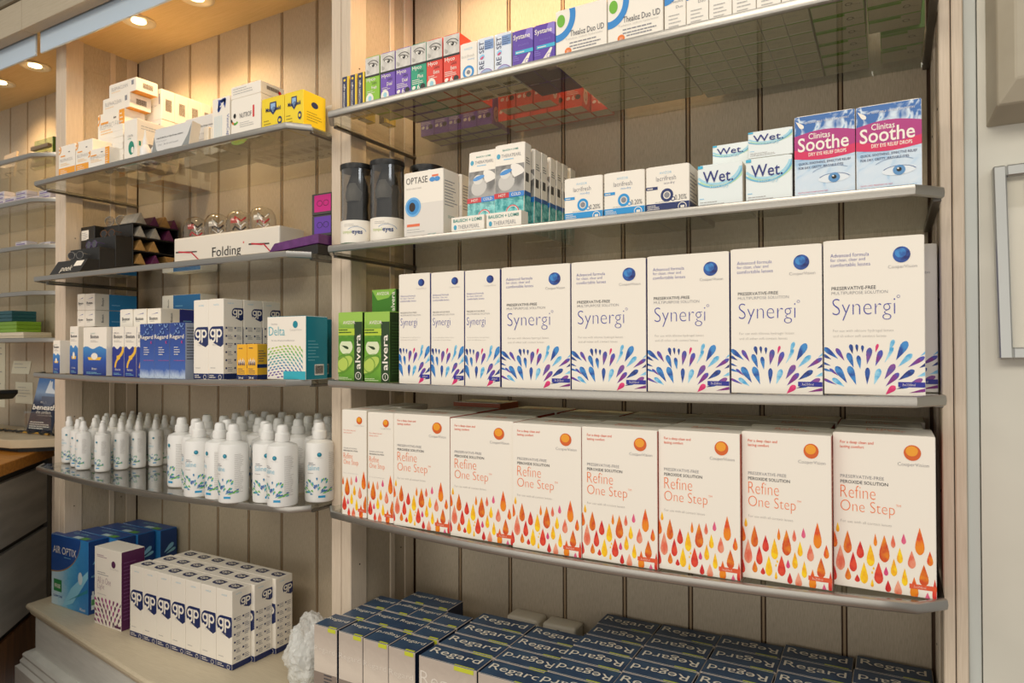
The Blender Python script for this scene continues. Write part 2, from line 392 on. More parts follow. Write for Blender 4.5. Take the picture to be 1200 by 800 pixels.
ringmesh([(-.014, ZB-.030), (-.006, ZB-.028), (-.003, ZB-.022), (-.004, ZB-.018), (.002, ZB-.016), (.006, ZB-.011), (.006, ZB-.005), (.002, ZB-.0005), (0, ZB)], BTOP, 'base_top', 1)
ringmesh([(-.016, ZB-.128), (-.016, ZB-.029)], BASEP, 'riser_board')
ringmesh([(.03, .05), (.03, ZB-.164), (.018, ZB-.158), (.020, ZB-.150), (.016, ZB-.146), (.012, ZB-.141), (.014, ZB-.134), (.008, ZB-.128), (-.016, ZB-.126)], BASEP, 'plinth_moulding')
b = MB(); b.box(-3.5, 2.6, -3.5, .02, -.02, 0, duo('#6b4427', '#83572f', 5, .45, (1, 12, 1), name='wood_floor')); struct(b.build('floor'))
b = MB(); b.box(-3.5, -2.6, .0, .02, 0, 2.8, PLASTER); 

# ------------------------------------------------------------ carton builder
def carton(name, w, d, h, front=WHITE, side=None, top=None, bottom=None, left=None, flap=True, bev=.0007, body='carton_body'):
    """mesh body, front face at local y=0, left edge x=0, z=0 base"""
    side = side or front; top = top or front; bottom = bottom or RAW; left = left or side
    b = MB(); b.v = [(0,0,0),(w,0,0),(w,d,0),(0,d,0),(0,0,h),(w,0,h),(w,d,h),(0,d,h)]
    for f, m in (((0,1,5,4), front), ((1,2,6,5), side), ((2,3,7,6), front), ((3,0,4,7), left), ((4,5,6,7), top), ((3,2,1,0), bottom)):
        b.f.append(f); b.m.append(b.mi(m))
    o = b.build(name, None, bev)
    if flap:
        t = MB(); t.frame((0, 0, h), (1, 0, 0), (0, 1, 0)); e = .0016
        t.prism([(e*2.2, .0004), (w-e*2.2, .0004), (w-e, e*2), (w-e, d-e), (e, d-e), (e, e*2)], h-.0002, h+.0005, top); t.build('lid_flap', o)
    return o
def fr(o, w=0): return MB().frame((0, 0, 0), (1, 0, 0), (0, 0, 1))
def sd(w): return MB().frame((w, 0, 0), (0, 1, 0), (0, 0, 1))
def tp(h): return MB().frame((0, 0, h+.0006), (1, 0, 0), (0, 1, 0))
def bt(d): return MB().frame((0, d, 0), (1, 0, 0), (0, -1, 0))

BLUE1 = duo('#16459a', '#3a8cd0', 90, .45); BLUE2 = duo('#12206c', '#2858a8', 90, .45); MAG = duo('#86207c', '#4450b4', 70, .45); CYAN = duo('#48a8dc', '#a4dcf0', 80, .45)
RED1 = duo('#d51f6e', '#e8407a', 80, .45); BM = duo('#2c50a5', '#8a4796', 60, .45); INDIGO = mat('#3a3fa0', .45); DBLUE = mat('#1d2391', .4)
SYN = [(305,42,90,26,-50,BLUE1),(350,48,75,22,-32,MAG),(400,75,80,28,-20,BLUE1),(440,85,70,22,-8,BLUE1),(404,22,50,20,-12,BLUE2),(430,18,40,14,-5,BLUE2),(456,22,38,14,0,BLUE2),(484,55,85,28,10,BM),(522,18,45,14,15,RED1),(530,65,85,26,20,MAG),(578,50,85,16,28,CYAN),(590,5,60,20,20,CYAN),(635,30,105,36,28,BLUE1),(650,75,90,26,45,CYAN),(700,82,90,22,55,MAG),(738,40,50,12,52,CYAN),(355,145,100,34,-32,BLUE1),(408,148,100,34,-20,BLUE1),(478,150,85,24,2,BLUE2),(522,152,84,28,18,CYAN),(580,128,88,30,32,BM),(592,165,90,26,42,MAG),(655,143,88,28,55,BLUE2),(690,178,84,24,62,BM),(583,215,62,30,45,RED1),(340,183,72,24,-55,CYAN),(318,133,55,14,-50,MAG),(298,180,75,14,-66,MAG),(285,60,50,16,-60,BLUE2),(283,95,45,12,-70,BLUE2),(715,215,100,16,78,MAG),(728,140,55,18,68,CYAN),(738,95,60,18,60,BLUE2),(640,200,64,14,75,BLUE2),(290,125,55,12,-72,BLUE1)]
def synergi(w, h, d=.085):
    o = carton('solution_carton', w, d, h, WHITE, DBLUE, WHITE, left=WHITE)
    p = fr(o); small = w < .08; p.clip = (0.0003, .0004, w-.0003, h)
    sc = .113/472; ox = 0 if not small else -.028
    for cx, cy, ln, wd, a, m in SYN: p.drop(ox+(cx-270)*sc, (240-cy)*.187/740, ln*sc, wd*sc, math.radians(a), m, 0)
    p.rect(w-.029 if not small else w-.02, .0105, .029 if not small else .02, .006, DBLUE, 1); p.text('3x250ml' if not small else '250ml', w-.0245 if not small else w-.015, .012, h=.0028, m=WHITE, l=2)
    p.clip = None
    if small:
        p.ell(w-.0175, h-.0155, .0066, .0062, BLUE2, 1, 18); p.ell(w-.0185, h-.0140, .0040, .0036, BLUE1, 2, 14)
        p.text('CooperVision', w-.028, h-.0275, w=.021, m=LGREY, off=-.01)
        for k, t in enumerate(('Advanced formula', 'for clean, clear and', 'comfortable lenses')): p.text(t, .004, h-.0385-k*.0043, h=.0031, m=INDIGO, xs=.95)
        p.text('PRESERVATIVE-FREE', .004, h-.0670, w=.034, m=DGREY); p.text('MULTIPURPOSE SOLUTION', .004, h-.0712, w=.043, m=GREY, off=-.01)
        p.text('Synergi', .004, h-.0915, w=.035, h=.0165, m=INDIGO, off=-.016)
        p.text('For use with silicone hydrogel lenses', .004, h-.109, w=.042, m=LGREY); p.text('and all other soft contact lenses', .004, h-.1125, w=.036, m=LGREY)
    else:
        p.ell(w*.785, h-.0215, .0095, .0095, BLUE2, 1, 22); p.ell(w*.775, h-.0195, .0062, .0056, BLUE1, 2, 16)
        p.text('CooperVision', w*.655, h-.0385, w=.031, m=GREY, off=-.012)
        for k, t in enumerate(('Advanced formula', 'for clean, clear and', 'comfortable lenses')): p.text(t, .0085, h-.0205-k*.0058, h=.0044, m=INDIGO, xs=.92)
        p.text('PRESERVATIVE-FREE', .0095, h-.0605, w=.0505, m=DGREY, off=.004); p.text('MULTIPURPOSE SOLUTION', .0095, h-.0660, w=.0635, m=GREY, off=-.01)
        p.text('Synergi', .0105, h-.0975, w=.0705, h=.0265, m=INDIGO, off=-.022, res=4); p.ring(.0845, h-.0705, .0014, .0018, INDIGO, 1, n=10)
        p.text('For use with silicone hydrogel lenses', .011, h-.1125, w=.068, m=LGREY); p.text('and all other soft contact lenses', .011, h-.118, w=.060, m=LGREY)
    p.build('printed_front', o)
    return o
CY = -.262
GS = 'white cartons with blue and pink petals'
sgs = synergi(.0655, .1865); sgl = synergi(.1125, .1875)
for k, x in enumerate((.1705, .2385, .3060)):
    put(sgs, (x, CY, SZ('r3', x+.033, .033)), '%s narrow white carton with blue petals, counted from the green cartons' % ORD[k], 'carton', GS)
xs = (.3745, .4945, .6105, .7235, .8345); wid = (.118, .114, .111, .1095, .1065)
for k, x in enumerate(xs):
    o = put(sgl, (x, CY, SZ('r3', x+.056, .057)), ['broad white petal carton right beside the narrow ones', 'second broad white petal carton from the left', 'middle one of the five broad white petal cartons', 'broad white petal carton second from the right end of its shelf', 'broad white petal carton at the right end of the front row'][k], 'carton', GS)
    o.scale = (wid[k]/.1125, 1, 1)
for k, x in enumerate((.1705, .2385, .306)): put(sgs, (x+.001, CY+.088, SZ('r3', x+.033, .033)), 'narrow petal carton hidden in the second row', 'carton', 'petal cartons in the second row')
for k, x in enumerate((.3765, .4945, .6105, .7235)): put(sgl, (x+.001, CY+.088, SZ('r3', x+.056, .057)), 'broad petal carton hidden in the second row', 'carton', 'petal cartons in the second row')
o = put(sgl, (.8400, CY+.088, SZ('r3', .896, .057)), 'petal carton peeking out behind the right end of the front row', 'carton', GS)

# ---- green aloe cartons
def alvera():
    w, d, h = .0575, .05, .123
    G1 = ramp([(0, '#3f7d1c'), (.45, '#7db534'), (.75, '#4f8f22'), (1, '#9cc653')], 'Z', 0, h, .35, 'aloe_green', .25); DG = mat('#25401a', .4)
    o = carton('aloe_carton', w, d, h, G1, DG, G1); p = fr(o)
    p.rect(w-.019, .0, .019, h*.86, DG, 0); p.text('alvera', w-.0035, .021, w=.062, h=.0125, m=WHITE, l=2, off=.012, rot=PI/2)
    p.ring(w-.009, .0095, .0055, .0068, WHITE, 2, n=20); p.rect(w-.0095, .006, .001, .007, WHITE, 2)
    p.text('AVIZOR', .012, h-.021, w=.029, m=WHITE, off=.012)
    p.rect(.001, h-.041, .0385, .012, mat('#b9d23c', .5), 1); p.lines(.002, h-.0325, .033, 2, .0045, mat('#2f5a18', .5), 2, .5); p.lines(.002, h-.046, .034, 2, .004, mat('#d4e6b0', .5), 1, .4)
    p.ell(.0195, h-.062, .0155, .014, mat('#dfe8c0', .5), 1, 20); p.rect(.002, h-.052, .036, .008, G1, 1.4); p.drop(.017, h-.062, .018, .005, 1.9, DG, 2)
    p.clip = (0, .006, w-.019, .05)
    p.ell(.012, .031, .028, .016, mat('#5f9428', .4), 1, 20, .45); p.ell(.013, .030, .024, .011, mat('#b7cf5a', .4), 2, 20, .5); p.ring(.012, .030, .012, .014, mat('#7aa338', .4), 3, n=14)
    p.clip = None; p.lines(.002, .005, .034, 2, .0028, mat('#d4e6b0', .5), 1, .5)
    p.build('printed_front', o)
    s = sd(w); s.lines(.006, h-.02, .038, 18, .0052, mat('#4a6e3a', .5), 0, .3, seed=4); s.build('printed_side', o); return o
av = alvera()
for k, x in enumerate((.0305, .0925)): put(av, (x, CY, SZ('r3', x+.033, .033)), ['green aloe carton touching the left post', 'green aloe carton next to the narrow white petal carton'][k], 'carton', 'green aloe solution cartons')
for k, x in enumerate((.0335, .0955)):
    for j in (1, 2): put(av, (x, CY+.054*j, SZ('r3', x+.033, .033)), 'green aloe carton behind the front pair', 'carton', 'aloe cartons in the back rows')
G2 = mat('#5f9a2a', .35); o = carton('aloe_carton', .0575, .118, .044, mat('#3f7d1c', .35), mat('#25401a', .4), G2, flap=False); p = fr(o)
p.poly([(0, .044), (.0575, .044), (.040, .028), (.014, .024)], mat('#8fc04a', .35), 0); p.text('AVIZOR', .012, .0335, w=.030, m=WHITE, off=.012); p.text('alvera', .0555, .003, w=.036, h=.009, m=WHITE, rot=PI/2, off=.01, l=2); p.build('printed_front', o)
put(o, (.0560, -.200, SZ('r3', .085, .03)+.1242), 'green aloe carton lying flat on top of the back row', 'carton', 'green aloe solution cartons')

# ---- refine cartons
FY = duo('#f5a800', '#ffd500', 110, .45); FO = duo('#f08a00', '#e0481a', 80, .45); FR = duo('#cc1a1e', '#e64a28', 90, .45); FP = duo('#f0a685', '#e66a4c', 80, .45); FM = duo('#d63a76', '#e86a8c', 90, .45); FA = duo('#ea8a10', '#d24a10', 70, .45)
REF = [(338,78,125,16,FY),(322,122,200,28,FO),(385,112,222,38,FA),(445,155,238,34,FR),(516,112,172,16,FO),(557,115,243,46,FA),(597,110,170,20,FP),(645,97,147,20,FM),(716,62,188,40,FO),(760,165,232,26,FO),(493,165,270,36,FY),(627,165,238,26,FY),(680,172,255,34,FP),(350,185,308,42,FP),(411,212,307,34,FR),(462,255,357,36,FY),(386,290,350,28,FA),(430,318,354,24,FR),(530,245,348,40,FR),(600,220,302,28,FY),(564,262,305,20,FM),(648,258,340,26,FY),(733,230,328,40,FA),(507,270,285,9,FY),(500,290,305,8,FY),(500,330,368,14,FY),(573,325,380,26,FR),(618,318,390,34,FP),(690,292,392,36,FO),(748,355,395,20,FM),(320,290,360,24,FR),(780,290,392,22,FR)]
SIDEO = mat('#b5452a', .5)
def refine(w, h, d=.083):
    o = carton('peroxide_carton', w, d, h, WHITE, SIDEO if w > .08 else CREAM, WHITE, left=WHITE)
    p = fr(o); small = w < .08; ox = 0 if not small else -.045; p.clip = (.0003, .0004, w-.0003, h)
    for cx, t, b_, wd, m in REF: p.drop(ox+(cx-317)*.113/473, (384-(t+b_)/2)*.187/740, (b_-t)*.187/740, wd*.25e-3, PI, m, 0)
    p.clip = None
    p.rect(w-.0285 if not small else w-.019, .0095, .0285 if not small else .019, .0055, RUST, 1); p.text('3x250ml' if not small else '250ml', w-.024 if not small else w-.015, .0108, h=.0026, m=CREAM, l=2)
    OB = mat('#f0a01c', .4); OR_ = mat('#d8601a', .45)
    if small:
        p.ell(w-.016, h-.0175, .0066, .0066, OR_, 1, 18); p.ell(w-.0165, h-.016, .0046, .0042, OB, 2, 14); p.text('CooperVision', w-.0275, h-.0285, w=.022, m=LGREY, off=-.01)
        for k, t in enumerate(('For a deep clean and', 'lasting comfort')): p.text(t, .004, h-.0375-k*.0042, h=.0031, m=RUST, xs=.95)
        p.text('PRESERVATIVE-FREE', .004, h-.0685, w=.031, m=GREY); p.text('PEROXIDE SOLUTION', .004, h-.0728, w=.0325, m=DGREY, off=.004)
        p.text('Refine', .004, h-.0855, w=.021, h=.0098, m=ORANGE, off=-.016); p.text('One Step', .004, h-.0985, w=.034, h=.0115, m=ORANGE, off=-.016)
        p.text('For use with all contact lenses', .004, h-.112, w=.034, m=LGREY)
    else:
        p.ell(w*.785, h-.0195, .0092, .0092, OR_, 1, 22); p.ell(w*.78, h-.0175, .0066, .0060, OB, 2, 16); p.text('CooperVision', w*.645, h-.0365, w=.033, m=GREY, off=-.012)
        for k, t in enumerate(('For a deep clean and', 'lasting comfort')): p.text(t, .0085, h-.0135-k*.0056, h=.0044, m=RUST, xs=.95, off=.004)
        p.text('PRESERVATIVE-FREE', .0085, h-.0545, w=.049, m=GREY, off=-.006); p.text('PEROXIDE SOLUTION', .0085, h-.0612, w=.0535, m=DGREY, off=.006)
        p.text('Refine', .0085, h-.0785, w=.0395, h=.0150, m=ORANGE, off=-.02, res=4); p.text('One Step', .0085, h-.099, w=.0605, h=.0175, m=ORANGE, off=-.02, res=4); p.text('TM', .0705, h-.0845, w=.005, m=ORANGE)
        p.text('For use with all contact lenses', .0085, h-.1090, w=.057, m=LGREY)
    p.build('printed_front', o)
    t = tp(h); t.text('Refine', w*.33, .045 if not small else .03, w=w*.34, m=ORANGE, off=-.01); t.text('One Step', w*.33, .03 if not small else .02, w=w*.4, m=ORANGE, off=-.01)
    t.build('printed_top', o)
    s = sd(w); s.lines(.01, h-.03, d-.02, 8, .007, mat('#e8a58a', .5), 0, .3, seed=2); s.build('printed_side', o)
    return o
GR = 'white cartons with orange drops'; RY = -.279
rfs = refine(.0565, .186); rfl = refine(.1125, .1875)
for k, x in enumerate((.0560, .1155)): put(rfs, (x, RY, SZ('r4', x+.028, .028)), ['narrow orange-drop carton touching the left post', 'narrow orange-drop carton beside the first broad one'][k], 'carton', GR)
rx = (.1725, .2885, .4055, .5195, .6305, .7375, .8430); rw = (.115, .116, .1130, .1105, .1065, .1048, .1075); rdy = (0, 0, -.004, -.004, 0, .010, .026)
rl = ['leftmost broad white carton with orange drops', 'second broad orange-drop carton from the left', 'third broad orange-drop carton from the left', 'middle broad orange-drop carton of the seven', 'third broad orange-drop carton from the right', 'second broad orange-drop carton from the right', 'broad orange-drop carton at the right end of its shelf']
for k, x in enumerate(rx):
    o = put(rfl, (x, RY+rdy[k], SZ('r4', x+.056, .057)), rl[k], 'carton', GR); o.scale = (rw[k]/.1125, 1, 1)
for j in (1, 2):
    for k, x in enumerate(rx):
        if j == 2 and k == 0: continue
        dx = (.004, -.003, .006, -.002, .003, -.004, -.006)[k]*(1 if j == 1 else -1)
        o = put(rfl, (x+dx*.4+(.002 if k == 6 else 0), RY+rdy[k]+.0850*j+.001, SZ('r4', x+.056, .057)), 'broad white carton in the %s row behind %s one' % (['', 'second', 'third'][j], ['the leftmost broad', 'the second', 'the third', 'the middle', 'the third from right', 'the second from right', 'the rightmost'][k]), 'carton', 'white cartons behind the orange-drop front row'); o.scale = (.1060/.1125 if k < 5 else .0995/.1125, 1, 1)
o = put(rfs, (.062, RY+.0875, SZ('r4', .09, .03)), 'narrow white carton behind the left end of the orange-drop row', 'carton', 'white cartons behind the orange-drop front row')
BRN = mat('#a8593a', .5)
o = carton('peroxide_carton', .105, .07, .194, BRN, BRN, WHITE, left=BRN); p = fr(o); p.text('Refine', .01, .16, w=.04, m=CREAM); p.build('printed_front', o)
put(o, (.168, RY+.185, SZ('r4', .22, .055)), 'carton with its brown-orange side turned forward behind the drops row', 'carton', None)

# ---- small cartons on the right top shelf
TY = -.262; ZT = SZ('rt', 0)
def tinycode(s, u, v, w, h, m=BLACK, n=9):
    r = random.Random(3); x = u
    while x < u+w: q = r.uniform(.3, 1)*w/n; s.rect(x, v, q*.6, h, m, 1); x += q
def mini():
    w, d, h = .0165, .03, .080; Y = mat('#f2cf2e', .5); NV = mat('#232a52', .45)
    o = carton('night_drops_carton', w, d, h, NV, Y, NV, flap=False); p = fr(o)
    p.text('HYCOSAN night', .0085, .012, w=.052, h=.005, m=WHITE, rot=PI/2, off=.01); p.rect(w-.004, 0, .004, h, Y, 0); p.ell(.0065, h-.008, .0026, .0026, Y, 1); p.build('printed_front', o)
    bb = bt(d); bb.rect(0, 0, w, d*.3, Y, 0); bb.build('printed_base', o); return o
mn = mini()
for k, x in enumerate((.0400, .0590, .0772)):
    o = put(mn, (x, TY, ZT), ['lowest', 'middle', 'rightmost'][k]+' of three slim navy and yellow cartons at the left end of the top shelf', 'carton', 'slim navy and yellow drops cartons'); 
    if k == 0: o.scale = (1, 1, .85)
for k in range(2): put(mn, (.045+k*.02, TY+.036*(k+1), ZT), 'slim navy carton behind the front three', 'carton', 'slim navy cartons behind')
def hyco(c, sub, nm):
    w, d, h = .0325, .034, .0905; C = mat(c, .45, name='ink_'+nm); PH = duo('#c9c5bd', '#dedad2', 60, .5, name='grey_portrait_print'); DK = mat('#5a5853', .5); K = mat('#2a2926', .5)
    o = carton('eye_drop_carton', w, d, h, C, C, C, bottom=RAW); p = fr(o); sp = h*.635
    p.rect(.0004, sp, w-.0008, h-sp-.0008, PH, 0); p.clip = (.0005, sp, w-.0005, h-.001)
    p.ell(w*.55, h*.835, w*.33, h*.040, mat('#8d8982', .5), 1, 16, -.25); p.ell(w*.56, h*.820, w*.24, h*.028, mat('#e6e2da', .5), 2, 16, -.25); p.ell(w*.58, h*.823, w*.10, w*.095, K, 3, 14); p.ell(w*.55, h*.833, w*.03, w*.03, WHITE, 4, 8)
    p.ring(w*.52, h*.775, w*.42, w*.47, DK, 1, .5, 2.4, 12, 1, .9); p.drop(w*.18, h*.72, h*.10, w*.2, 2.6, mat('#b1ada5', .5), 1)
    p.clip = None; p.rect(0, sp-.003, w, .0035, K, 1)
    p.text('Hyco', .0035, h*.50, w=w*.6, h=.0085, m=WHITE, off=.01); p.text('SAN', w*.48, h*.445, w=w*.32, h=.005, m=K, off=-.01); p.text(sub, w*.45, h*.355, w=w*.36, h=.006, m=WHITE, off=.012)
    if nm.endswith('a'): p.ell(w*.32, .016, w*.27, .010, WHITE, 1); p.ell(w*.34, .017, w*.12, .0045, mat('#9fd3e0', .5), 2); p.lines(.004, h*.32, w*.6, 2, .003, WHITE, 1, .3)
    else: p.lines(.003, h*.32, w*.75, 3, .003, WHITE, 1, .35); p.ell(w*.2, .017, w*.12, .003, WHITE, 1, 12, .3); p.text('6', w*.42, .0125, h=.009, m=WHITE, off=.02); p.ell(w*.78, .017, w*.16, .0045, K, 1)
    p.build('printed_front', o)
    s = sd(w); s.ell(d*.5, .022, d*.28, .015, CREAM, 0); s.ring(d*.5, .022, .003, .004, K, 1, n=10, sy=2); s.build('printed_side', o)
    bb = bt(d); bb.rect(0, 0, w, d*.18, C, 0); bb.build('printed_base', o); return o
HC = {'ga': hyco('#8bc230', 'Fresh', 'ga'), 'pa': hyco('#6f4bb0', 'Dual', 'pa'), 'pb': hyco('#7450b4', 'Dual', 'pb'), 'tb': hyco('#1f9d78', 'Plus', 'tb'), 'ra': hyco('#e0402e', 'Extra', 'ra'), 'rb': hyco('#e2432f', 'Extra', 'rb')}
HG = 'eye drop cartons with a grey eye picture'
HX = (('ga', .0955, 'lime green'), ('pa', .1300, 'purple, the one with a white disc'), ('pb', .1640, 'purple, the one printed with a six'), ('tb', .1970, 'teal green'), ('ra', .2300, 'red, the one with a white disc'), ('rb', .2645, 'red, the one printed with a six'))
for k, x, c in HX: put(HC[k], (x, TY, ZT), 'front eye drop carton, grey eye picture above, '+c, 'carton', HG)
for j in (1, 2):
    for i, (k, x, c) in enumerate(HX):
        if i == 0 and j == 2: continue
        put(HC[k], (x+random.uniform(-.0008, .0002), TY+.0355*j, ZT), 'small %s carton in the %s row above the glass%s' % (c.split(',')[0], ORD[j], ', six-printed column' if 'six' in c else ''), 'carton', 'eye drop cartons behind the front row')
for i in range(5):
    for j in (0, 1): put(HC['pb'], (.085+i*.0335, -.0865+j*.037, ZT), '%s purple carton from the left behind glass, %s row by the wall' % (ORD[i], ['near', 'rear'][j]), 'carton', 'purple cartons at the back of the top shelf')
for i in range(6):
    for j in (0, 1):
        if i == 5 and j == 0: continue
        put(HC['rb'], (.2660+i*.0345, -.0865+j*.037, ZT), '%s red carton from the left behind glass, %s row by the wall' % (ORD[i], ['near', 'rear'][j]) if i < 5 else 'last red carton at the right end of the group behind glass', 'carton', 'red cartons at the back of the top shelf')
for i in range(3): put(HC['rb'], (.3000+i*.0345, -.1400, ZT), '%s of three red cartons seen through the glass behind the white and blue ones' % ORD[i], 'carton', 'red cartons at the back of the top shelf')
BL = mat('#2b8fd0', .4); SKY = mat('#8cc8e8', .4); PK = mat('#d04a78', .4); TXT = mat('#55565e', .5)
def lacri_tall():
    w, d, h = .032, .034, .069; o = carton('eye_drop_carton', w, d, h); p = fr(o)
    p.text('AVIZOR', w*.25, h*.84, w=w*.5, m=SKY); p.text('lacrifresh', w*.1, h*.66, w=w*.75, m=LGREY, off=-.01); p.text('cleaning', w*.45, h*.58, w=w*.4, m=BL)
    p.ring(w*.5, h*.31, w*.22, w*.34, BL, 1, n=22); p.ell(w*.5, h*.31, w*.11, w*.11, GREY, 1); p.build('printed_front', o)
    bb = bt(d); bb.rect(.003, .004, w-.006, d*.35, CREAM, 0); tinycode(bb, .005, .006, w-.01, d*.3); bb.build('printed_base', o); return o
def reset():
    w, d, h = .0305, .034, .070; o = carton('eye_drop_carton', w, d, h, mat('#dfe6f0', .4), WHITE); p = fr(o); RB = ramp([(0, '#2b4f9c'), (1, '#bcd0ea')], 'Z', 0, .025, .4, 'blue_disc_print')
    p.clip = (.0003, .0003, w-.0003, h-.0003); p.ell(w*.55, -.004, w*.62, w*.80, mat('#8f6fb0', .4), 0, 24); p.ell(w*.55, -.004, w*.58, w*.75, RB, 1, 24)
    p.rect(w*.45, h*.72, w*.55, h*.22, mat('#7b9bcb', .4), 0); p.lines(w*.47, h*.88, w*.5, 4, .0032, NAVY, 1, .3); p.clip = None
    p.text('RE', w*.42, h*.30, w=h*.18, h=w*.30, m=NAVY, rot=PI/2, off=.004); p.text('SET', w*.42, h*.66, w=h*.27, h=w*.30, m=NAVY, rot=PI/2, off=.004); p.ell(w*.3, h*.575, w*.16, w*.12, SKY, 1, 14, .5); p.ell(w*.3, h*.55, w*.12, w*.06, PK, 2, 12, .5)
    p.build('printed_front', o); bb = bt(d); bb.rect(.002, .003, w-.004, d*.4, CREAM, 0); tinycode(bb, .004, .006, w-.008, d*.3); bb.build('printed_base', o); return o
def systane():
    w, d, h = .0365, .05, .067; P = mat('#5a3aa6', .4); P2 = mat('#8f7bd0', .4); o = carton('eye_drop_carton', w, d, h, P, mat('#3f2a6c', .45), P, bottom=mat('#3b2a5c', .5)); p = fr(o)
    p.clip = (.0003, .0003, w-.0003, h); p.poly([(w*.1, 0), (w*.55, .0), (w*.88, h*.42), (w*.8, h*.44)], WHITE, 0); p.poly([(w*.6, h*.85), (w, h*.7), (w, h), (w*.7, h)], P2, 0)
    p.clip = None; p.text('Systane', w*.06, h*.76, w=w*.8, h=h*.15, m=WHITE, off=.012); p.text('BALANCE', w*.3, h*.63, w=w*.5, m=P2); p.rect(w*.15, h*.45, w*.85, h*.08, mat('#35b4d6', .4), 1); p.lines(w*.2, h*.475, w*.6, 1, .003, WHITE, 2, .5)
    p.ring(w*.72, h*.26, w*.08, w*.1, P2, 2, n=12); p.lines(w*.05, h*.4, w*.3, 3, .003, P2, 1, .4); p.build('printed_front', o); return o
GRN = mat('#6fb52c', .4); TB = mat('#2587cf', .4)
def theal(ud):
    w, d, h = (.0815, .045, .080) if ud else (.0295, .034, .079); o = carton('eye_drop_carton', w, d, h); p = fr(o)
    p.clip = (.0003, .0003, w-.0003, h-.0003)
    if ud:
        p.ell(w*.11, h*.80, .0065, .0095, GRN, 1, 20); p.ring(w*.02, h*.88, .022, .031, TB, 1, -1.7, .35, 22, 1, 1.2)
        p.text('Thealoz Duo UD', w*.29, h*.47, w=w*.66, h=.0088, m=TXT, off=.006); p.text('Trehalose, sodium hyaluronate', w*.2, h*.395, w=w*.72, m=LGREY)
        p.lines(w*.28, h*.335, w*.62, 2, .005, GREY, 1, .35, seed=5); p.ell(w*.25, h*.205, .0055, .0055, mat('#e8792a', .4), 1, 18); p.text('30', w*.222, h*.18, w=.0045, m=WHITE, l=2)
        p.lines(w*.35, h*.22, w*.5, 2, .005, GREY, 1, .35, seed=6); p.ell(w*.17, .004, w*.30, h*.085, GRN, 1, 20)
    else:
        p.ring(w*.0, h*.95, .016, .024, TB, 1, -1.7, .35, 16, 1, 1.2); p.text('Thealoz', w*.28, h*.60, w=w*.6, m=TXT); p.text('Duo', w*.55, h*.50, w=w*.32, m=TXT); p.lines(w*.2, h*.38, w*.7, 4, .005, LGREY, 1, .3, seed=7); p.text('10 mL', w*.6, h*.04, w=w*.3, m=GREY)
    p.build('printed_front', o)
    bb = bt(d); bb.rect(w*.02, d*.9, w*.96, d*.06, GRN if not ud else mat('#9fb46a', .5), 0); bb.text('...', w*.1, d*.5, w=w*.2, m=GREY); 
    if not ud: bb.lines(w*.2, d*.6, w*.5, 2, .004, LGREY, 0, .3)
    bb.build('printed_base', o); return o
lt_, rs_, sy__, tu, td = lacri_tall(), reset(), systane(), theal(True), theal(False)
put(lt_, (.2980, TY, ZT), 'white eye drop carton with a blue ring between the red and blue-disc cartons', 'carton', None)
for j in (1,): put(lt_, (.2980, TY+.036, ZT), 'white carton behind the blue ring one, base seen through glass', 'carton', None)
for k, x in enumerate((.3310, .3630)):
    put(rs_, (x, TY, ZT), ['left', 'right'][k]+' one of two cartons with vertical lettering and a blue disc', 'carton', 'cartons with vertical lettering')
    put(rs_, (x, TY+.036, ZT), 'carton with barcoded base, behind the vertical-lettered ones', 'carton', 'barcoded cartons seen from below')
for k, x in enumerate((.3955, .4328)):
    put(sy__, (x, TY, ZT), ['left', 'right'][k]+' one of two violet cartons with a white swoosh', 'carton', 'violet cartons with a white swoosh')
    put(sy__, (x, TY+.052, ZT), 'violet carton behind the %s swoosh one' % ['left', 'right'][k], 'carton', 'violet cartons behind')
for k, x in enumerate((.4705, .5535)):
    for j in range(5): put(tu, (x, TY+.0465*j, ZT), (['left', 'right'][k]+' wide white carton with green dot and blue arc') if j == 0 else '%s carton behind the %s wide green-dot carton, seen through glass' % (ORD[j], ['left', 'right'][k]), 'carton', 'wide white cartons with a green dot' if j == 0 else 'wide white cartons in depth')
for k in range(6):
    for j in range(7): put(td, (.6370+k*.0303, TY+.0358*j, ZT), ('narrow white carton with grey lettering, %s to the right of the wide ones' % ORD[k]) if j == 0 else '%s box behind the %s narrow white carton, seen from below' % (ORD[j], ORD[k]), 'carton', 'narrow white lettered cartons' if j == 0 else 'narrow white cartons in depth')
def flat(w, d, h, txt='Thea', grn=True):
    o = carton('flat_carton', w, d, h, GRN if grn else WHITE, WHITE); bb = bt(d)
    bb.rect(w*.0, d*.82, w*.62, d*.16, GRN, 0); bb.ring(w*.72, d*.55, .003, .0042, DGREY, 0, n=12); bb.text(txt, w*.78, d*.45, w=w*.16, m=DGREY); bb.build('printed_base', o); return o
f1 = flat(.060, .040, .06)
for j in range(6): put(f1, (.8205, TY+.0415*j, ZT), 'green-fronted flat white carton, %s from the front edge, right part of the top shelf' % ORD[j], 'carton', 'green and white flat cartons')
for j in range(3): put(f1, (.8835, TY+.0415*j, ZT), 'green and white flat carton near the right end, %s from the front edge' % ORD[j], 'carton', 'green and white flat cartons')
f2 = flat(.052, .05, .05); f2b = f2
for j in range(2): put(f2b, (.897, -.128+.056*j, ZT), 'green-based flat carton in the right rear corner, %s one' % ['front', 'rear'][j], 'carton', 'green and white flat cartons')

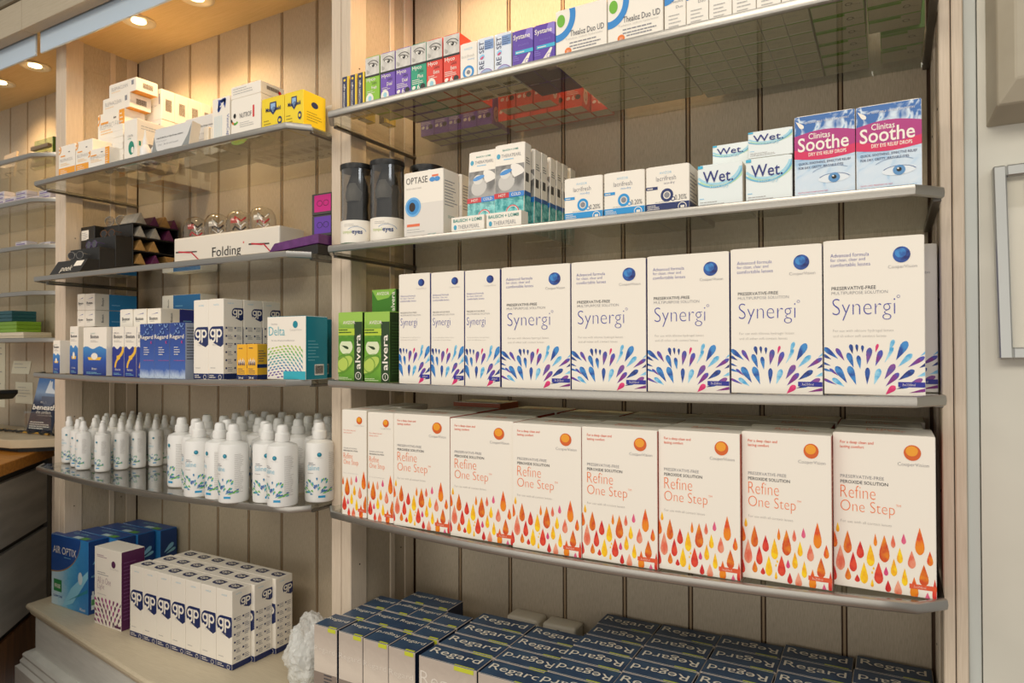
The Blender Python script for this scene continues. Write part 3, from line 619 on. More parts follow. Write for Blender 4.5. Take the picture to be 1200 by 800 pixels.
# ---- second right shelf
Z2 = SZ('r2', 0)
def tube(c):
    o = empty('eye_mask_tube'); R = .030
    b = MB(); b.lathe([(R, 0), (R, .148)], glassmat('smoked_plastic', (.60, .58, .54), 4.0, .04), 28); b.build('clear_cylinder', o, smooth=True)
    b = MB(); b.lathe([(.001, .0006), (R-.003, .001), (R-.0035, .03), (.021, .07), (.022, .115), (.012, .14)], mat('#2c2a28', .45), 20, sy=.7); b.build('eye_mask', o, smooth=True)
    b = MB(); b.lathe([(.018, .085), (.020, .10), (.014, .118)], mat('#8a8984', .35), 16, sx=1, sy=1.2); b.build('mask_strap', o, smooth=True)
    b = MB(); b.lathe([(R+.0008, .142), (R+.0012, .146), (R+.0012, .151), (R-.002, .1525)], mat('#1b1a18', .3), 28); b.build('cap', o, smooth=True)
    b = MB(); b.lathe([(R+.0003, .0), (R+.0003, .048)], WHITE, 28); lb_s = b.build('label_sleeve', o, smooth=True)
    p = MB().cyl(R+.0004, .48); p.grid(-.04, 0, .08, .0075, mat(c, .4), 0, 24); p.text('WET HEAT THERAPY', -.020, .0022, w=.04, h=.0036, m=WHITE, l=1, off=.01)
    p.text('tranquil', -.022, .022, w=.019, h=.008, m=mat('#9db83a', .4), l=1); p.text('eyes', -.002, .0205, w=.019, h=.0085, m=mat('#1c3f78', .4), l=1, off=.02)
    p.ring(.006, .026, .0135, .0142, mat('#3c7fb8', .4), 1, .2, 2.6, 14, 1.3, .7); p.lines(-.018, .040, .03, 2, .003, LGREY, 1, .3); p.build('printed_label', lb_s)
    return o
tb1, tb2 = tube('#1e5a34'), tube('#1d3a68')
for m_, x, y, lab in ((tb1, .052, -.235, 'leftmost black tube with white label and green foot band'), (tb2, .117, -.228, 'black tube with navy foot band beside the white eye mask carton'), (tb2, .158, -.165, 'black tube half hidden behind the white eye mask carton')):
    put(m_, (x, y, Z2), lab, 'tube', 'black eye mask tubes')
def optase():
    w, d, h = .082, .045, .115; o = carton('eye_mask_carton', w, d, h); p = fr(o); IB = mat('#3b8fd2', .35)
    p.rect(.0005, .004, w*.99, h*.5, mat('#e3ddd4', .45), 0); p.text('OPTASE', w*.06, h*.83, w=w*.55, h=.011, m=mat('#2c2c2e', .4), l=1, off=-.004); p.text('MOIST HEAT MASK', w*.06, h*.75, w=w*.4, m=LGREY)
    p.ell(w*.24, h*.49, .0150, .0165, IB, 1, 26); p.ring(w*.24, h*.49, .013, .0165, mat('#6fb3e6', .35), 2, n=24); p.ell(w*.22, h*.49, .0065, .0078, mat('#2a1d18', .35), 3, 18)
    p.rect(w*.08, h*.20, w*.33, .0045, mat('#e8724a', .4), 1); p.lines(w*.08, h*.15, w*.5, 2, .004, LGREY, 1, .3); p.ell(w*.73, h*.86, .006, .004, IB, 1); p.ell(w*.85, h*.86, .006, .004, IB, 1); p.rect(w*.72, h*.9, w*.16, .003, mat('#e8724a', .4), 1)
    p.text('SCOPE', w*.62, h*.045, w=w*.2, m=mat('#3a9b97', .4)); p.build('printed_front', o); s = sd(w); s.lines(.004, h-.02, d-.008, 9, .005, GREY, 0, .3, seed=9); s.text('SCOPE', d*.3, h*.3, w=d*.4, m=mat('#3a9b97', .4)); s.build('printed_side', o)
    t = tp(h); t.ell(.02, .02, .012, .016, IB, 0); t.build('printed_top', o); return o
op = optase(); put(op, (.182, -.262, Z2), 'white eye mask carton with a blue eye disc, beside the black tubes', 'carton', None)
put(op, (.1865, -.214, Z2), 'white carton directly behind the blue eye disc carton', 'carton', None)
TEAL = mat('#1d8f86', .35)
GEL = duo('#1f8f92', '#7fd0cd', 90, .2, bump=.6, name='gel_beads')
def thera():
    w, d, h = .0545, .021, .138; o = carton('gel_mask_carton', w, d, h, WHITE, WHITE); p = fr(o)
    p.rect(.001, h*.42, w-.002, h*.34, duo('#6b6a68', '#a3a19d', 40, .4, name='grey_portrait_print'), 0)
    p.ell(w*.4, h*.56, w*.28, h*.1, mat('#c9c6c0', .4), 1, 18, .5); p.ell(w*.36, h*.655, w*.17, h*.06, mat('#dcd9d2', .4), 2, 18); p.ell(w*.38, h*.675, w*.21, h*.026, mat('#1d86cf', .3), 3, 16, .25)
    p.drop(w*.72, h*.67, h*.16, w*.5, .5, mat('#efe9e0', .4), 1)
    p.rect(0, h*.375, w*.5, h*.06, mat('#c8202f', .35), 4); p.rect(w*.5, h*.375, w*.5, h*.06, mat('#1f7fd0', .35), 4); p.text('HOT', w*.15, h*.39, h=.0045, m=WHITE, l=5, off=.01); p.text('COLD', w*.58, h*.39, h=.0045, m=WHITE, l=5, off=.01)
    p.rect(.001, .002, w-.002, h*.37, GEL, 1); p.ring(w*.62, h*.2, .0105, .0120, mat('#d8404c', .3), 3, 0, PI, 14); p.ring(w*.62, h*.2, .0105, .0120, mat('#4aa0e0', .3), 3, PI, 2*PI, 14); p.ring(w*.62, h*.2, .0095, .0105, WHITE, 2, n=20)
    p.text('BAUSCH + LOMB', w*.26, h*.925, w=w*.52, m=TEAL, off=.01); p.text("THERA'PEARL", w*.22, h*.85, w=w*.66, h=.0055, m=GREY, off=-.006); p.ell(w*.12, h*.87, .0034, .0042, mat('#3fa4c4', .4), 1); p.lines(w*.3, h*.82, w*.5, 1, .003, SKY, 1, .5)
    p.build('printed_front', o)
    s = sd(w); s.rect(0, 0, d, h*.39, GEL, 0); s.rect(0, h*.39, d, h*.05, mat('#2b5f9c', .35), 0); s.rect(d*.15, h*.55, d*.5, h*.1, mat('#4a4947', .5), 0); s.lines(d*.2, h*.82, d*.6, 3, .004, DGREY, 0, .3); s.build('printed_side', o)
    return o
th = thera()
put(th, (.2960, -.242, Z2+.004), 'gel mask carton leaning back, smaller looking, beside the eye disc carton', 'carton', 'gel mask cartons', rx=math.radians(-4))
put(th, (.3530, -.248, Z2+.004), 'frontmost upright gel mask carton with teal beads', 'carton', 'gel mask cartons', rx=math.radians(-2))
for j in range(1, 7): put(th, (.3540+.0005*j, -.248+.026*j+.006, Z2), '%s gel mask carton in the row going back from the frontmost' % ORD[j], 'carton', 'gel mask cartons', rx=math.radians(-3+1.4*(j % 3)))
for k, x in enumerate((.2880, .3545)):
    o = empty('display_tray', (x, -.272, Z2)); tag(o, ['left', 'right'][k]+' low white tray lettered in teal holding gel mask cartons', 'tray', 'low trays under the gel masks')
    w = .0605; b = MB(); b.box(0, w, 0, .0012, 0, .028, WHITE); b.build('tray_front', o)
    b = MB(); b.box(-.0008, 0, 0, .022, 0, .028, WHITE); b.box(w, w+.0008, 0, .022, 0, .028, WHITE); b.build('tray_side', o)
    p = fr(o); p.text('BAUSCH + LOMB', .003, .0195, w=w-.006, h=.0052, m=TEAL, off=.014); p.text("THERA'PEARL", .012, .0085, w=w-.02, h=.0065, m=GREY, off=-.006); p.ell(.0065, .0115, .003, .004, mat('#3fa4c4', .4), 1); p.build('printed_front', o)
def lacri(c, t):
    w, d, h = .0605, .045, .0675; C = mat(c, .35); o = carton('eye_drop_carton', w, d, h); p = fr(o)
    p.text('AVIZOR', w*.32, h*.84, w=w*.28, m=SKY); p.text('lacrifresh', w*.24, h*.70, w=w*.46, h=.0065, m=GREY, off=-.006); p.text('ocu-dry', w*.42, h*.61, w=w*.25, m=C); p.rect(.0003, h*.53, w*.27, .0042, C, 1); p.lines(.002, h*.545, w*.2, 1, .003, WHITE, 2, .5)
    p.ring(w*.49, h*.40, .0055, .0092, C, 1, n=24, sx=.95); p.ell(w*.49, h*.40, .0038, .004, GREY, 1); p.ring(w*.63, h*.31, .002, .003, C, 1, n=12); p.text(t, w*.67, h*.28, w=w*.27, h=.007, m=DGREY, off=-.004)
    p.lines(w*.22, h*.262, w*.5, 1, .0026, LGREY, 1, .3); p.rect(.0003, .0005, w-.0006, h*.235, C, 0); p.lines(.002, h*.195, w*.3, 4, .0024, WHITE, 1, .4); p.ring(w*.84, .0095, .0050, .0060, WHITE, 1, n=16); p.rect(w*.80, .0075, w*.09, .0035, WHITE, 1)
    p.build('printed_front', o); s = sd(w); s.rect(0, .0005, d, h*.235, C, 0); s.lines(.004, h*.8, d-.008, 9, .005, GREY, 0, .3); s.build('printed_side', o); return o
l20, l30 = lacri('#2196d8', '0.20%'), lacri('#1f2f66', '0.30%')
for i, (m_, x, lab) in enumerate(((l20, .4840, 'white eye drop carton with light blue ring nearest the gel masks'), (l20, .5470, 'white eye drop carton with light blue ring next to the navy-ringed one'), (l30, .6095, 'white eye drop carton with navy ring and navy foot band'))):
    put(m_, (x, -.262, Z2), lab, 'carton', 'ring-marked eye drop cartons')
    for j in (1, 2): put(m_, (x+.002, -.262+.048*j, Z2), '%s carton behind the %s ring-marked eye drop carton' % (ORD[j], ['left', 'middle', 'navy'][i]), 'carton', 'ring-marked cartons behind')
def wet():
    w, d, h = .0545, .045, .0475; C1 = mat('#a8d8e8', .4); C2 = mat('#bfe2b8', .4); o = carton('lens_drops_carton', w, d, .0605, mat('#e9f0ee', .35), WHITE); h = .0605; p = fr(o); p.clip = (.0003, .0003, w-.0003, h-.0003)
    p.ring(w*.42, h*.95, w*.54, w*.58, mat('#6db7d8', .4), 1, -2.6, -.1, 26, 1.05, .9); p.ring(w*.46, h*.99, w*.56, w*.62, C2, 0, -2.3, -.05, 26, 1.05, .9); p.ring(w*.44, h*.98, w*.48, w*.54, C1, 0, -2.5, -.2, 26, 1.05, .9); p.rect(0, h*.93, w*.12, h*.07, mat('#3fb4d8', .4), 2); p.clip = None
    p.text('Wet.', w*.12, h*.60, w=w*.68, h=h*.26, m=mat('#1f2a78', .35), l=3, off=.004); p.text('Therapy', w*.25, h*.45, w=w*.46, h=h*.12, m=mat('#b9dceb', .4), l=3); p.lines(w*.05, h*.17, w*.6, 3, .003, LGREY, 1, .35); p.rect(w*.04, h*.25, w*.1, .001, SKY, 1)
    p.build('printed_front', o); return o
wt = wet()
for x, y, dz, s, lab in ((.6815, -.262, 0, 1.06, 'lower left pale carton lettered in navy with blue-green arc'), (.7435, -.262, 0, 1.03, 'lower right pale carton lettered in navy, under the stacked one'), (.7465, -.262, .0615, .99, 'topmost pale navy-lettered carton, stacked at the right'), (.6930, -.226, .0615, .94, 'pale navy-lettered carton set back on the lower left one')):
    o = put(wt, (x, y, Z2+dz), lab, 'carton', 'pale cartons with navy lettering'); o.scale = (s, 1, 1 if dz == 0 else .56)
for x in (.6835, .7445): put(wt, (x, -.2155, Z2), 'pale carton hidden behind the lower ones', 'carton', 'pale cartons behind')
def soothe():
    w, d, h = .068, .035, .1055; TOPB = ramp([(0, '#eceff2'), (.62, '#cfe0ee'), (.76, '#a6c8e4'), (.84, '#4f90c8'), (.90, '#dbe9f3'), (1, '#2c68ae')], 'Z', -.005, h*1.5, .35, 'blue_swirl_print', .8)
    o = carton('eye_drop_carton', w, d, h, WHITE, mat('#3a3f66', .4)); p = fr(o); p.rect(.0004, .0004, w-.0008, h-.0008, TOPB, 0)
    PM = mat('#b0297c', .35); PR = mat('#d8245c', .35); n = 16
    top = [(w*k/n, h*(.765+.05*math.sin(PI*k/n))) for k in range(n+1)]; bot = [(w*k/n, h*(.50-.035*math.sin(PI*k/n))) for k in range(n+1)]; mid = [(w*k/n, h*(.585-.05*math.sin(PI*k/n)+.02)) for k in range(n+1)]
    for k in range(n): p.poly([mid[k], mid[k+1], top[k+1], top[k]], PM, 1); p.poly([bot[k], bot[k+1], mid[k+1], mid[k]], PR, 1)
    p.text('Clinitas', w*.24, h*.715, w=w*.36, h=.0075, m=WHITE, l=2, off=.008); p.text('Soothe', w*.06, h*.575, w=w*.84, h=.0175, m=WHITE, l=2, off=.012, res=3); p.text('DRY EYE RELIEF DROPS', w*.24, h*.515, w=w*.62, h=.0045, m=WHITE, l=2, off=.014)
    p.text('QUICK, SOOTHING, EFFECTIVE RELIEF', w*.07, h*.415, w=w*.86, h=.0034, m=NAVY, l=2, off=.006); p.text('FOR DRY, GRITTY, IRRITABLE EYES', w*.07, h*.365, w=w*.74, h=.0034, m=NAVY, l=2, off=.006)
    p.drop(w*.09, h*.90, .013, .005, 2.4, WHITE, 2); p.text('20 RE-USABLE SINGLE DROPPERS', w*.18, h*.905, w=w*.72, m=WHITE, l=2)
    p.ell(w*.66, h*.235, w*.26, h*.055, mat('#e4ebf0', .35), 2, 22, .05); p.ring(w*.66, h*.215, w*.25, w*.275, mat('#6f86a8', .4), 3, .35, 2.7, 16, 1, .42); p.ell(w*.66, h*.235, w*.095, w*.088, mat('#5e93c4', .3), 4, 18); p.ell(w*.66, h*.24, w*.04, w*.038, BLACK, 5, 12); p.ell(w*.645, h*.252, w*.015, w*.015, WHITE, 6, 8)
    p.ring(w*.62, h*.26, w*.36, w*.375, mat('#8fa9c6', .4), 3, .8, 2.6, 14, 1, .5); p.text('GENTLE AND PRESERVATIVE FREE', w*.06, h*.085, w=w*.5, m=PR, l=2); p.text('SUITABLE FOR CONTACT LENS WEARERS', w*.06, h*.04, w=w*.86, h=.0028, m=SKY, l=2)
    p.build('printed_front', o); return o
so = soothe(); put(so, (.8025, -.262, Z2), 'left one of two blue and magenta cartons with an eye picture', 'carton', 'blue and magenta cartons'); put(so, (.8715, -.262, Z2), 'right one of two blue and magenta cartons, next to the end post', 'carton', 'blue and magenta cartons')

# ---- Regard cartons at the base
TAUPE = mat('#8f8177', .5); BEI = ramp([(0, '#cbbfb2'), (.5, '#ddd1c2'), (1, '#bfb2a5')], 'Z', .07, .18, .45, 'beige_landscape_print', .3)
NVY = duo('#2b4260', '#37536f', 20, .38, name='navy_lid_card'); NVS = mat('#1d2a42', .4); YEL = mat('#c9cf3a', .45); CRL = mat('#efe6d4', .45)
def regard(w, d, h, n=1, flip=False):
    o = carton('lens_solution_carton', w, d, h, BEI, NVS, NVY, bev=.0009); small = d > .052
    t = tp(h)
    for k in range(n):
        w1 = w/n; x = k*w1
        if flip: t.text('Regard', x+w1*.93, d*.76, w=w1*.86, h=(.0235 if not small else .0125), m=CRL, off=.002, rot=PI, res=3)
        else: t.text('Regard', x+w1*.06, d*.28 if not small else d*.48, w=w1*.86, h=(.0235 if not small else .0125), m=CRL, off=.002, res=3)
        t.rect(x+w1*.62, .0006, w1*.33, .0045 if small else .0025, YEL, 1)
        t.rect(x, .0, w1*.98, .0009, CRL, 0)
    t.build('printed_top', o)
    p = fr(o)
    for k in range(n):
        w1 = w/n; x = k*w1; p.rect(x+.0004, .0005, w1-.0008, h*.52, TAUPE, 0); p.text('Regard', x+w1*.03, h*(.70 if not small else .72), w=w1*.9, h=(.03 if not small else .012), m=mat('#e9e1d6', .4), off=-.012)
        p.rect(x+w1*.62, h-.0075, w1*.33, .0070, YEL, 1); p.lines(x+w1*.45, h*.5, w1*.5, 5, .006, DGREY, 1, .4, seed=3)
    p.build('printed_front', o); return o
RG = 'navy-lidded lens solution cartons'; hS = 1.0-ZB-.0006
rs1, rs1f, rs2 = regard(.0555, .0545, hS), regard(.0555, .0545, hS, flip=True), regard(.1125, .0545, hS, 2)
zb = ZB+.0005
fr_ = ['front', 'second', 'third', 'rear']
for m_, x, y, lab in ((rs1, -.0115, -.280, 'front row narrow navy-lidded carton touching the middle post'), (rs1, .0495, -.281, 'front row narrow navy-lidded carton, second from the middle post'), (rs1f, .1080, -.283, 'front row narrow navy-lidded carton with upside-down lid lettering'), (rs1, .1660, -.285, 'front row narrow navy-lidded carton beside the broad ones')):
    put(m_, (x if x > 0 else .001 if False else x, y, zb), lab, 'carton', RG)
for m_, x, y, lab in ((rs1, .0015, -.2235, 'second row narrow navy-lidded carton just behind the leftmost'), (rs2, .0580, -.2245, 'double-lettered navy lid carton in the second row'), (rs1, .1715, -.2265, 'second row narrow navy-lidded carton at its right end'), (rs1, .0015, -.166, 'third row narrow navy-lidded carton by the post'), (rs1f, .0580, -.167, 'third row narrow carton with upside-down lid lettering'), (rs1, .1145, -.168, 'third row narrow navy-lidded carton, third from the post'), (rs1, .1712, -.170, 'third row narrow navy-lidded carton, rightmost'), (rs2, .0520, -.1100, 'double-lettered navy lid carton nearest the wall')):
    put(m_, (x, y, zb), lab, 'carton', RG)
HT = (1.0, 1.0, 1.014, 1.016, 1.018, 1.023, 1.028); CX = (.2325, .3460, .4500, .5530, .6555, .7560, .8565); CWD = (.1115, .1020, .1010, .1005, .0985, .0985, .0985)
ROWY = {0: (-.135, -.185, -.236, -.288), 1: (-.139, -.189, -.239, -.290)}
FL = {0: (0, 0, 0, 0), 1: (0, 0, 1, 0), 2: (0, 1, 1, 1, 1, 1), 3: (0, 1, 1, 1, 0, 0), 4: (1, 1, 1, 0, 0, 0), 5: (0, 0, 0, 0, 0, 0), 6: (0, 1, 0, 0, 0, 0)}
for c in range(7):
    A = regard(CWD[c], .0485, HT[c]-ZB-.0006); B = regard(CWD[c], .0485, HT[c]-ZB-.0006, flip=True) if any(FL[c]) else None
    ys = ROWY.get(c) or tuple(-.0585-.0502*k for k in range(6))
    for r_, y in enumerate(ys):
        f = FL[c][r_]
        put(B if f else A, (CX[c]+((r_*7+c*3) % 5-2)*.0006, y, zb), 'broad navy-lidded carton, %s column from left, %s from the wall%s' % (ORD[c], ORD[r_], ', upside-down lettering' if f else ''), 'carton', RG)
# plug adapters on the wall
for k, x in enumerate((.255, .332)):
    o = empty('plug_adapter', (x, -.001, .90)); tag(o, ['left', 'right'][k]+' one of two beige plug adapters behind the navy-lidded cartons', 'plug', 'beige plug adapters')
    b = MB(); b.box(0, .068, -.040, 0, .0, .086, mat('#e0d8c6', .45, name='beige_plastic')); b.build('housing', o, .006, seg=3, smooth=True)
    b = MB(); b.tube([(.012, -.0425, .0+.06), (.02, -.0425, .072), (.034, -.0425, .077), (.048, -.0425, .072), (.056, -.0425, .06)], .0022, BLACK); b.build('cable', o, smooth=True)
# plastic bag beside the middle post
def bag():
    o = empty('plastic_bag', (-.118, -.19, ZB+.0006)); tag(o, 'crumpled clear plastic bag of white bottles beside the middle post', 'bag')
    bm = bmesh.new(); bmesh.ops.create_icosphere(bm, subdivisions=5, radius=1)
    for v in bm.verts:
        n = v.co.normalized(); z = (n.z+1)/2; tp_ = 1-.45*z**1.3
        q = Vector((n.x*.062*tp_, n.y*.05*tp_, z*.150)); q.x += .012*z
        r = noise.noise(q*38)*.010+noise.noise(q*90)*.006+abs(noise.noise(q*160))*.004
        q += n*r*(1 if z > .03 else .2); q.z = max(q.z, 0); v.co = q
    me = bpy.data.meshes.new('film'); bm.to_mesh(me); bm.free(); f = bpy.data.objects.new('film', me); COL.objects.link(f); f.parent = o
    m = bpy.data.materials.new('cloudy_film'); m.use_nodes = True; nt = m.node_tree; nt.nodes.clear(); ou = nt.nodes.new('ShaderNodeOutputMaterial'); mx = nt.nodes.new('ShaderNodeMixShader'); t = nt.nodes.new('ShaderNodeBsdfTransparent')
    g = nt.nodes.new('ShaderNodeBsdfPrincipled'); g.inputs['Base Color'].default_value = (.86, .85, .80, 1); g.inputs['Roughness'].default_value = .12; mx.inputs[0].default_value = .55
    nt.links.new(t.outputs[0], mx.inputs[1]); nt.links.new(g.outputs[0], mx.inputs[2]); nt.links.new(mx.outputs[0], ou.inputs[0]); me.materials.append(m)
    for i, (x, y, a) in enumerate(((-.022, -.01, .15), (.014, -.014, -.1), (-.004, .018, .05))):
        b = MB(); b.lathe([(.015, .006), (.016, .01), (.016, .085), (.009, .095), (.008, .115)], mat('#dfe3e2', .35), 14, x, y); b.build('bottle', o, smooth=True)
bag()

# ------------------------------------------------------------ left bay: bottles
BOT = mat('#ecebe7', .3, name='white_plastic'); TD = mat('#1c7f93', .35); LT = mat('#8cc7dc', .4)
SPR = [mat('#3f9fc0', .4), mat('#5fb04a', .4), mat('#2f7fae', .4), mat('#7fc36a', .4), mat('#4a6fae', .4)]
def bottle(R, H, rot):
    o = empty('saline_bottle'); hb = H*.76
    b = MB(); b.lathe([(R*.86, 0), (R*.97, .002), (R, .006), (R, hb*.93), (R*.93, hb*.985), (R*.6, hb*1.02), (R*.42, hb*1.035), (R*.4, hb*1.05)], BOT, 24); b.build('bottle_body', o, smooth=True)
    b = MB(); b.lathe([(R*.47, hb*1.045), (R*.50, hb*1.06), (R*.48, hb*1.165), (R*.38, hb*1.19), (R*.36, hb*1.27), (R*.30, H*.992), (R*.2, H)], BOT, 18); b.build('cap', o, smooth=True)
    p = MB().cyl(R+.0002, rot); k = R/.028
    p.ell(.006*k, hb*.80, .0042*k, .0042*k, TD, 1, 16); p.ell(.0055*k, hb*.81, .002*k, .002*k, SPR[0], 2, 10)
    p.text('CooperVision', -.002*k, hb*.735, w=.015*k, m=LGREY); p.lines(-.016*k, hb*.66, .016*k, 2, .003*k, GREY, 1, .4)
    p.text('Saline', -.018*k, hb*.545, w=.024*k, h=.0095*k, m=LT, off=-.006); p.lines(-.018*k, hb*.49, .02*k, 1, .003, LGREY, 1, .4)
    r = random.Random(5)
    for i in range(40):
        a = r.uniform(-1.4, 1.4); rr = r.uniform(.010, .030)*k; u = .002*k+math.sin(a)*rr; v = hb*.13+math.cos(a)*rr*1.15
        p.drop(u, v, r.uniform(.0055, .0095)*k, .0030*k, a, SPR[i % 5], 1)
    p.rect(.004*k, hb*.09, .013*k, .0042*k, mat('#2196c8', .4), 2)
    p.lines(.024*k, hb*.82, .018*k, 26 if k > .8 else 16, hb*.025, LGREY, 1, .3, seed=8); p.build('printed_label', o); return o
sb = [bottle(.0172, .1205, .05), bottle(.0172, .1205, .5)]
bb_ = [bottle(.0285, .153, .1), bottle(.0285, .153, .55), bottle(.0285, .153, -.3)]
placed = []
def okp(x, y, R):
    return all(math.hypot(x-a, y-b) > R+c+.0004 for a, b, c in placed)
small_front = [(-.985, -.198, 1), (-.947, -.188, 1), (-.916, -.212, 0), (-.868, -.225, 0), (-.846, -.188, 1), (-.803, -.214, 0), (-.795, -.172, 0), (-.782, -.135, 0), (-.768, -.098, 1)]
labs = ['small saline bottle at the very left end of its shelf', 'second small saline bottle from the left end', 'third small saline bottle from the left end', 'small saline bottle standing foremost at the left', 'small saline bottle half hidden behind the foremost', 'right-hand one of the two foremost small saline bottles', 'small saline bottle at the right edge of the small group, nearest', 'small saline bottle at the right edge of the small group, middle', 'small saline bottle at the right edge of the small group, rear']
for (x, y, r_), l in zip(small_front, labs): placed.append((x, y, .0172)); put(sb[r_], (x, y, SZ('l4', x, .03)), l, 'bottle', 'small white saline bottles')
cnt = 0
for j in range(5):
    for i in range(7):
        x = -.985+i*.0375+.018*(j % 2); y = -.028-j*.0365
        if okp(x, y, .0172) and x < -.775:
            placed.append((x, y, .0172)); cnt += 1; put(sb[(i+j) % 2], (x, y, SZ('l4', x, .03)), 'small saline bottle inside the left group, %s row from the wall, %s from the left' % (ORD[j], ORD[i]), 'bottle', 'small white saline bottles inside the group')
big_front = [(-.482, -.220, 2), (-.423, -.226, 0), (-.352, -.270, 1), (-.2905, -.266, 2), (-.2320, -.279, 0), (-.168, -.250, 1), (-.1085, -.266, 0), (-.070, -.208, 1), (-.032, -.160, 1)]
labs = ['big saline bottle at the left end of the big group', 'second big saline bottle from the left, name readable', 'third big saline bottle from the left, standing forward', 'big saline bottle between the two foremost ones', 'foremost big saline bottle in the middle of the shelf', 'big saline bottle right of the foremost one, set back a little', 'foremost big saline bottle near the right corner', 'big saline bottle behind the right corner one', 'big saline bottle half hidden behind the middle post']
for (x, y, r_), l in zip(big_front, labs): placed.append((x, y, .0285)); put(bb_[r_], (x, y, SZ('l4', x, .03)), l, 'bottle', 'big white saline bottles')
for j in range(4):
    for i in range(9):
        x = -.545+i*.0595+.028*(j % 2); y = -.036-j*.0585
        if okp(x, y, .0285) and x < -.03 and (x > -.5+.0*j):
            placed.append((x, y, .0285)); put(bb_[(i+j) % 3], (x, y, SZ('l4', x, .03)), 'big saline bottle behind the front ones, %s row from the wall, %s from the left' % (ORD[j], ORD[i]), 'bottle', 'big white saline bottles behind')

# ------------------------------------------------------------ left bay, third shelf
PB = mat('#1f3f9a', .35); LB = mat('#4aa6d8', .35)
def boston(w, d, h, dark=True):
    B = mat('#1c2f8c', .35) if dark else ramp([(0, '#142a78'), (.5, '#1c4ba4'), (1, '#3c8ccc')], 'Z', 0, h*.6, .35, 'blue_carton_print'); o = carton('lens_cleaner_carton', w, d, h, WHITE, B if dark else WHITE); p = fr(o); n = 10
    for k in range(n): p.poly([(w*k/n, 0), (w*(k+1)/n, 0), (w*(k+1)/n, h*(.58+.03*math.sin((k+1)*1.1))), (w*k/n, h*(.58+.03*math.sin(k*1.1)))], B, 0)
    Yl = mat('#f1bf3a', .4); p.clip = (.0003, 0, w-.0003, h)
    if dark:
        p.ring(w*.35, h*.58, w*.45, w*.62, Yl, 1, -1.5, .1, 14, 1.1, .9); p.ring(w*.75, h*.17, w*.42, w*.55, Yl, 1, 1.7, 3.1, 12, 1, 1.1)
    else: p.poly([(w*.25, h*.32), (w*.75, h*.32), (w*.8, h*.38), (w*.2, h*.38)], Yl, 1); p.ell(w*.5, h*.40, w*.14, h*.07, WHITE, 2); 
    p.clip = None; cw = min(w*.75, .034); p.text('Boston', (w-cw)/2, h*.77, w=cw, m=mat('#3a3a44', .4), off=.016); p.text('SIMPLUS' if dark else 'ADVANCE', (w-cw)/2, h*.86, w=cw*.6, m=TEAL if not dark else NAVY); p.lines((w-cw)/2, h*.72, cw, 2, .003, LGREY, 1, .4); p.text('Boston', (w-cw*.6)/2, h*.12, w=cw*.6, m=WHITE, l=2); p.lines(w*.15, h*.06, w*.7, 2, .003, LT, 1, .4)
    p.build('printed_front', o); return o
def P3(pt, x, y, lab, cat='carton', grp=None, dz=0, sz=None):
    o = put(pt, (x, y, max(SZ('l3', x), SZ('l3', x+max(v[0] for v in pt.bound_box)))+dz), lab, cat, grp)
    if sz: o.scale = sz
    return o
GB = 'white and blue lens cleaner cartons'
bs = boston(.031, .03, .083, False); bm_ = boston(.036, .036, .1185, False); bw = boston(.098, .05, .1155, False); bd = boston(.047, .045, .1165, True)
P3(bs, -.9365, -.262, 'shortest white and blue carton at the left end of the shelf', grp=GB)
P3(bm_, -.9250-.0, -.2245-.0, 'tall narrow white and blue carton just behind the shortest one', grp=GB); P3(bm_, -.8825, -.25, 'tall narrow white and blue carton left of the wide one', grp=GB)
P3(bw, -.8080, -.258, 'wide white and blue carton with a yellow banner', grp=GB)
for k, x in enumerate((-.7065, -.6580, -.6095)): P3(bd, x, -.246, '%s dark blue carton with a gold swirl, right of the wide one' % ORD[k], grp=GB)
def longbox(w, d, h, c2, frac, c1=WHITE):
    o = carton('lens_cleaner_carton', w, d, h, WHITE, c1); s = sd(w); s.rect(d*frac, .0003, d*(1-frac)-.0003, h-.0006, mat(c2, .35), 0); s.text('Boston', d*frac*.62, h*.25, w=h*.5, m=DGREY, rot=PI/2, off=.01, l=1); s.lines(d*frac*1.2, h*.3, d*.3, 1, .004, SKY, 1, .5); s.build('printed_side', o)
    p = fr(o); p.text('Boston', w*.18, h*.36, w=w*.6, m=DGREY, off=.016); p.poly([(w*.3, h*.68), (w*.8, h*.74), (w*.8, h*.78)], INDIGO, 1); p.lines(w*.2, h*.28, w*.5, 1, .003, LGREY, 1, .5); p.build('printed_front', o); return o
lb = longbox(.0445, .112, .0425, '#2484bf', .33); lbn = longbox(.036, .112, .0425, '#2484bf', .33); ld = longbox(.052, .115, .0425, '#262f86', .42)
# hidden supports: a row of cartons standing behind, the long ones lie on top
for k, x in enumerate((-.985, -.9475)):
    for j, dz in enumerate((.1200-.0, .1635)):
        P3(lbn if k == 0 else lb, x+.0006, -.1795, 'long white and blue carton end-on at the left, %s layer, %s' % (['lower', 'upper'][j], ['by the post', 'with its side in view'][k]), grp='long cartons lying on top of the others', dz=dz)
for k in range(3): P3(bm_, -.984+k*.037, -.178, 'upright carton hidden under the long lying ones', grp='cartons hidden under the lying ones', sz=(1, 1, 1)); P3(bm_, -.984+k*.037, -.112, 'upright carton hidden under the long lying ones', grp='cartons hidden under the lying ones')
for k, x in enumerate((-.7565, -.7010, -.6450)): P3(ld, x, -.1985, 'long white and indigo carton lying on the gold-swirl cartons, %s' % ['left', 'middle', 'right'][k], grp='long cartons lying on top of the others', dz=.1185)
for k in range(4): P3(bd, -.7595+k*.049, -.1795, 'upright carton hidden under the indigo lying ones', grp='cartons hidden under the indigo ones')
for k in range(4): P3(bd, -.7595+k*.049, -.1305, 'upright carton hidden under the indigo lying ones', grp='cartons hidden under the indigo ones')
lc = longbox(.05, .16, .0425, '#2a6fa8', .3, WHITE)
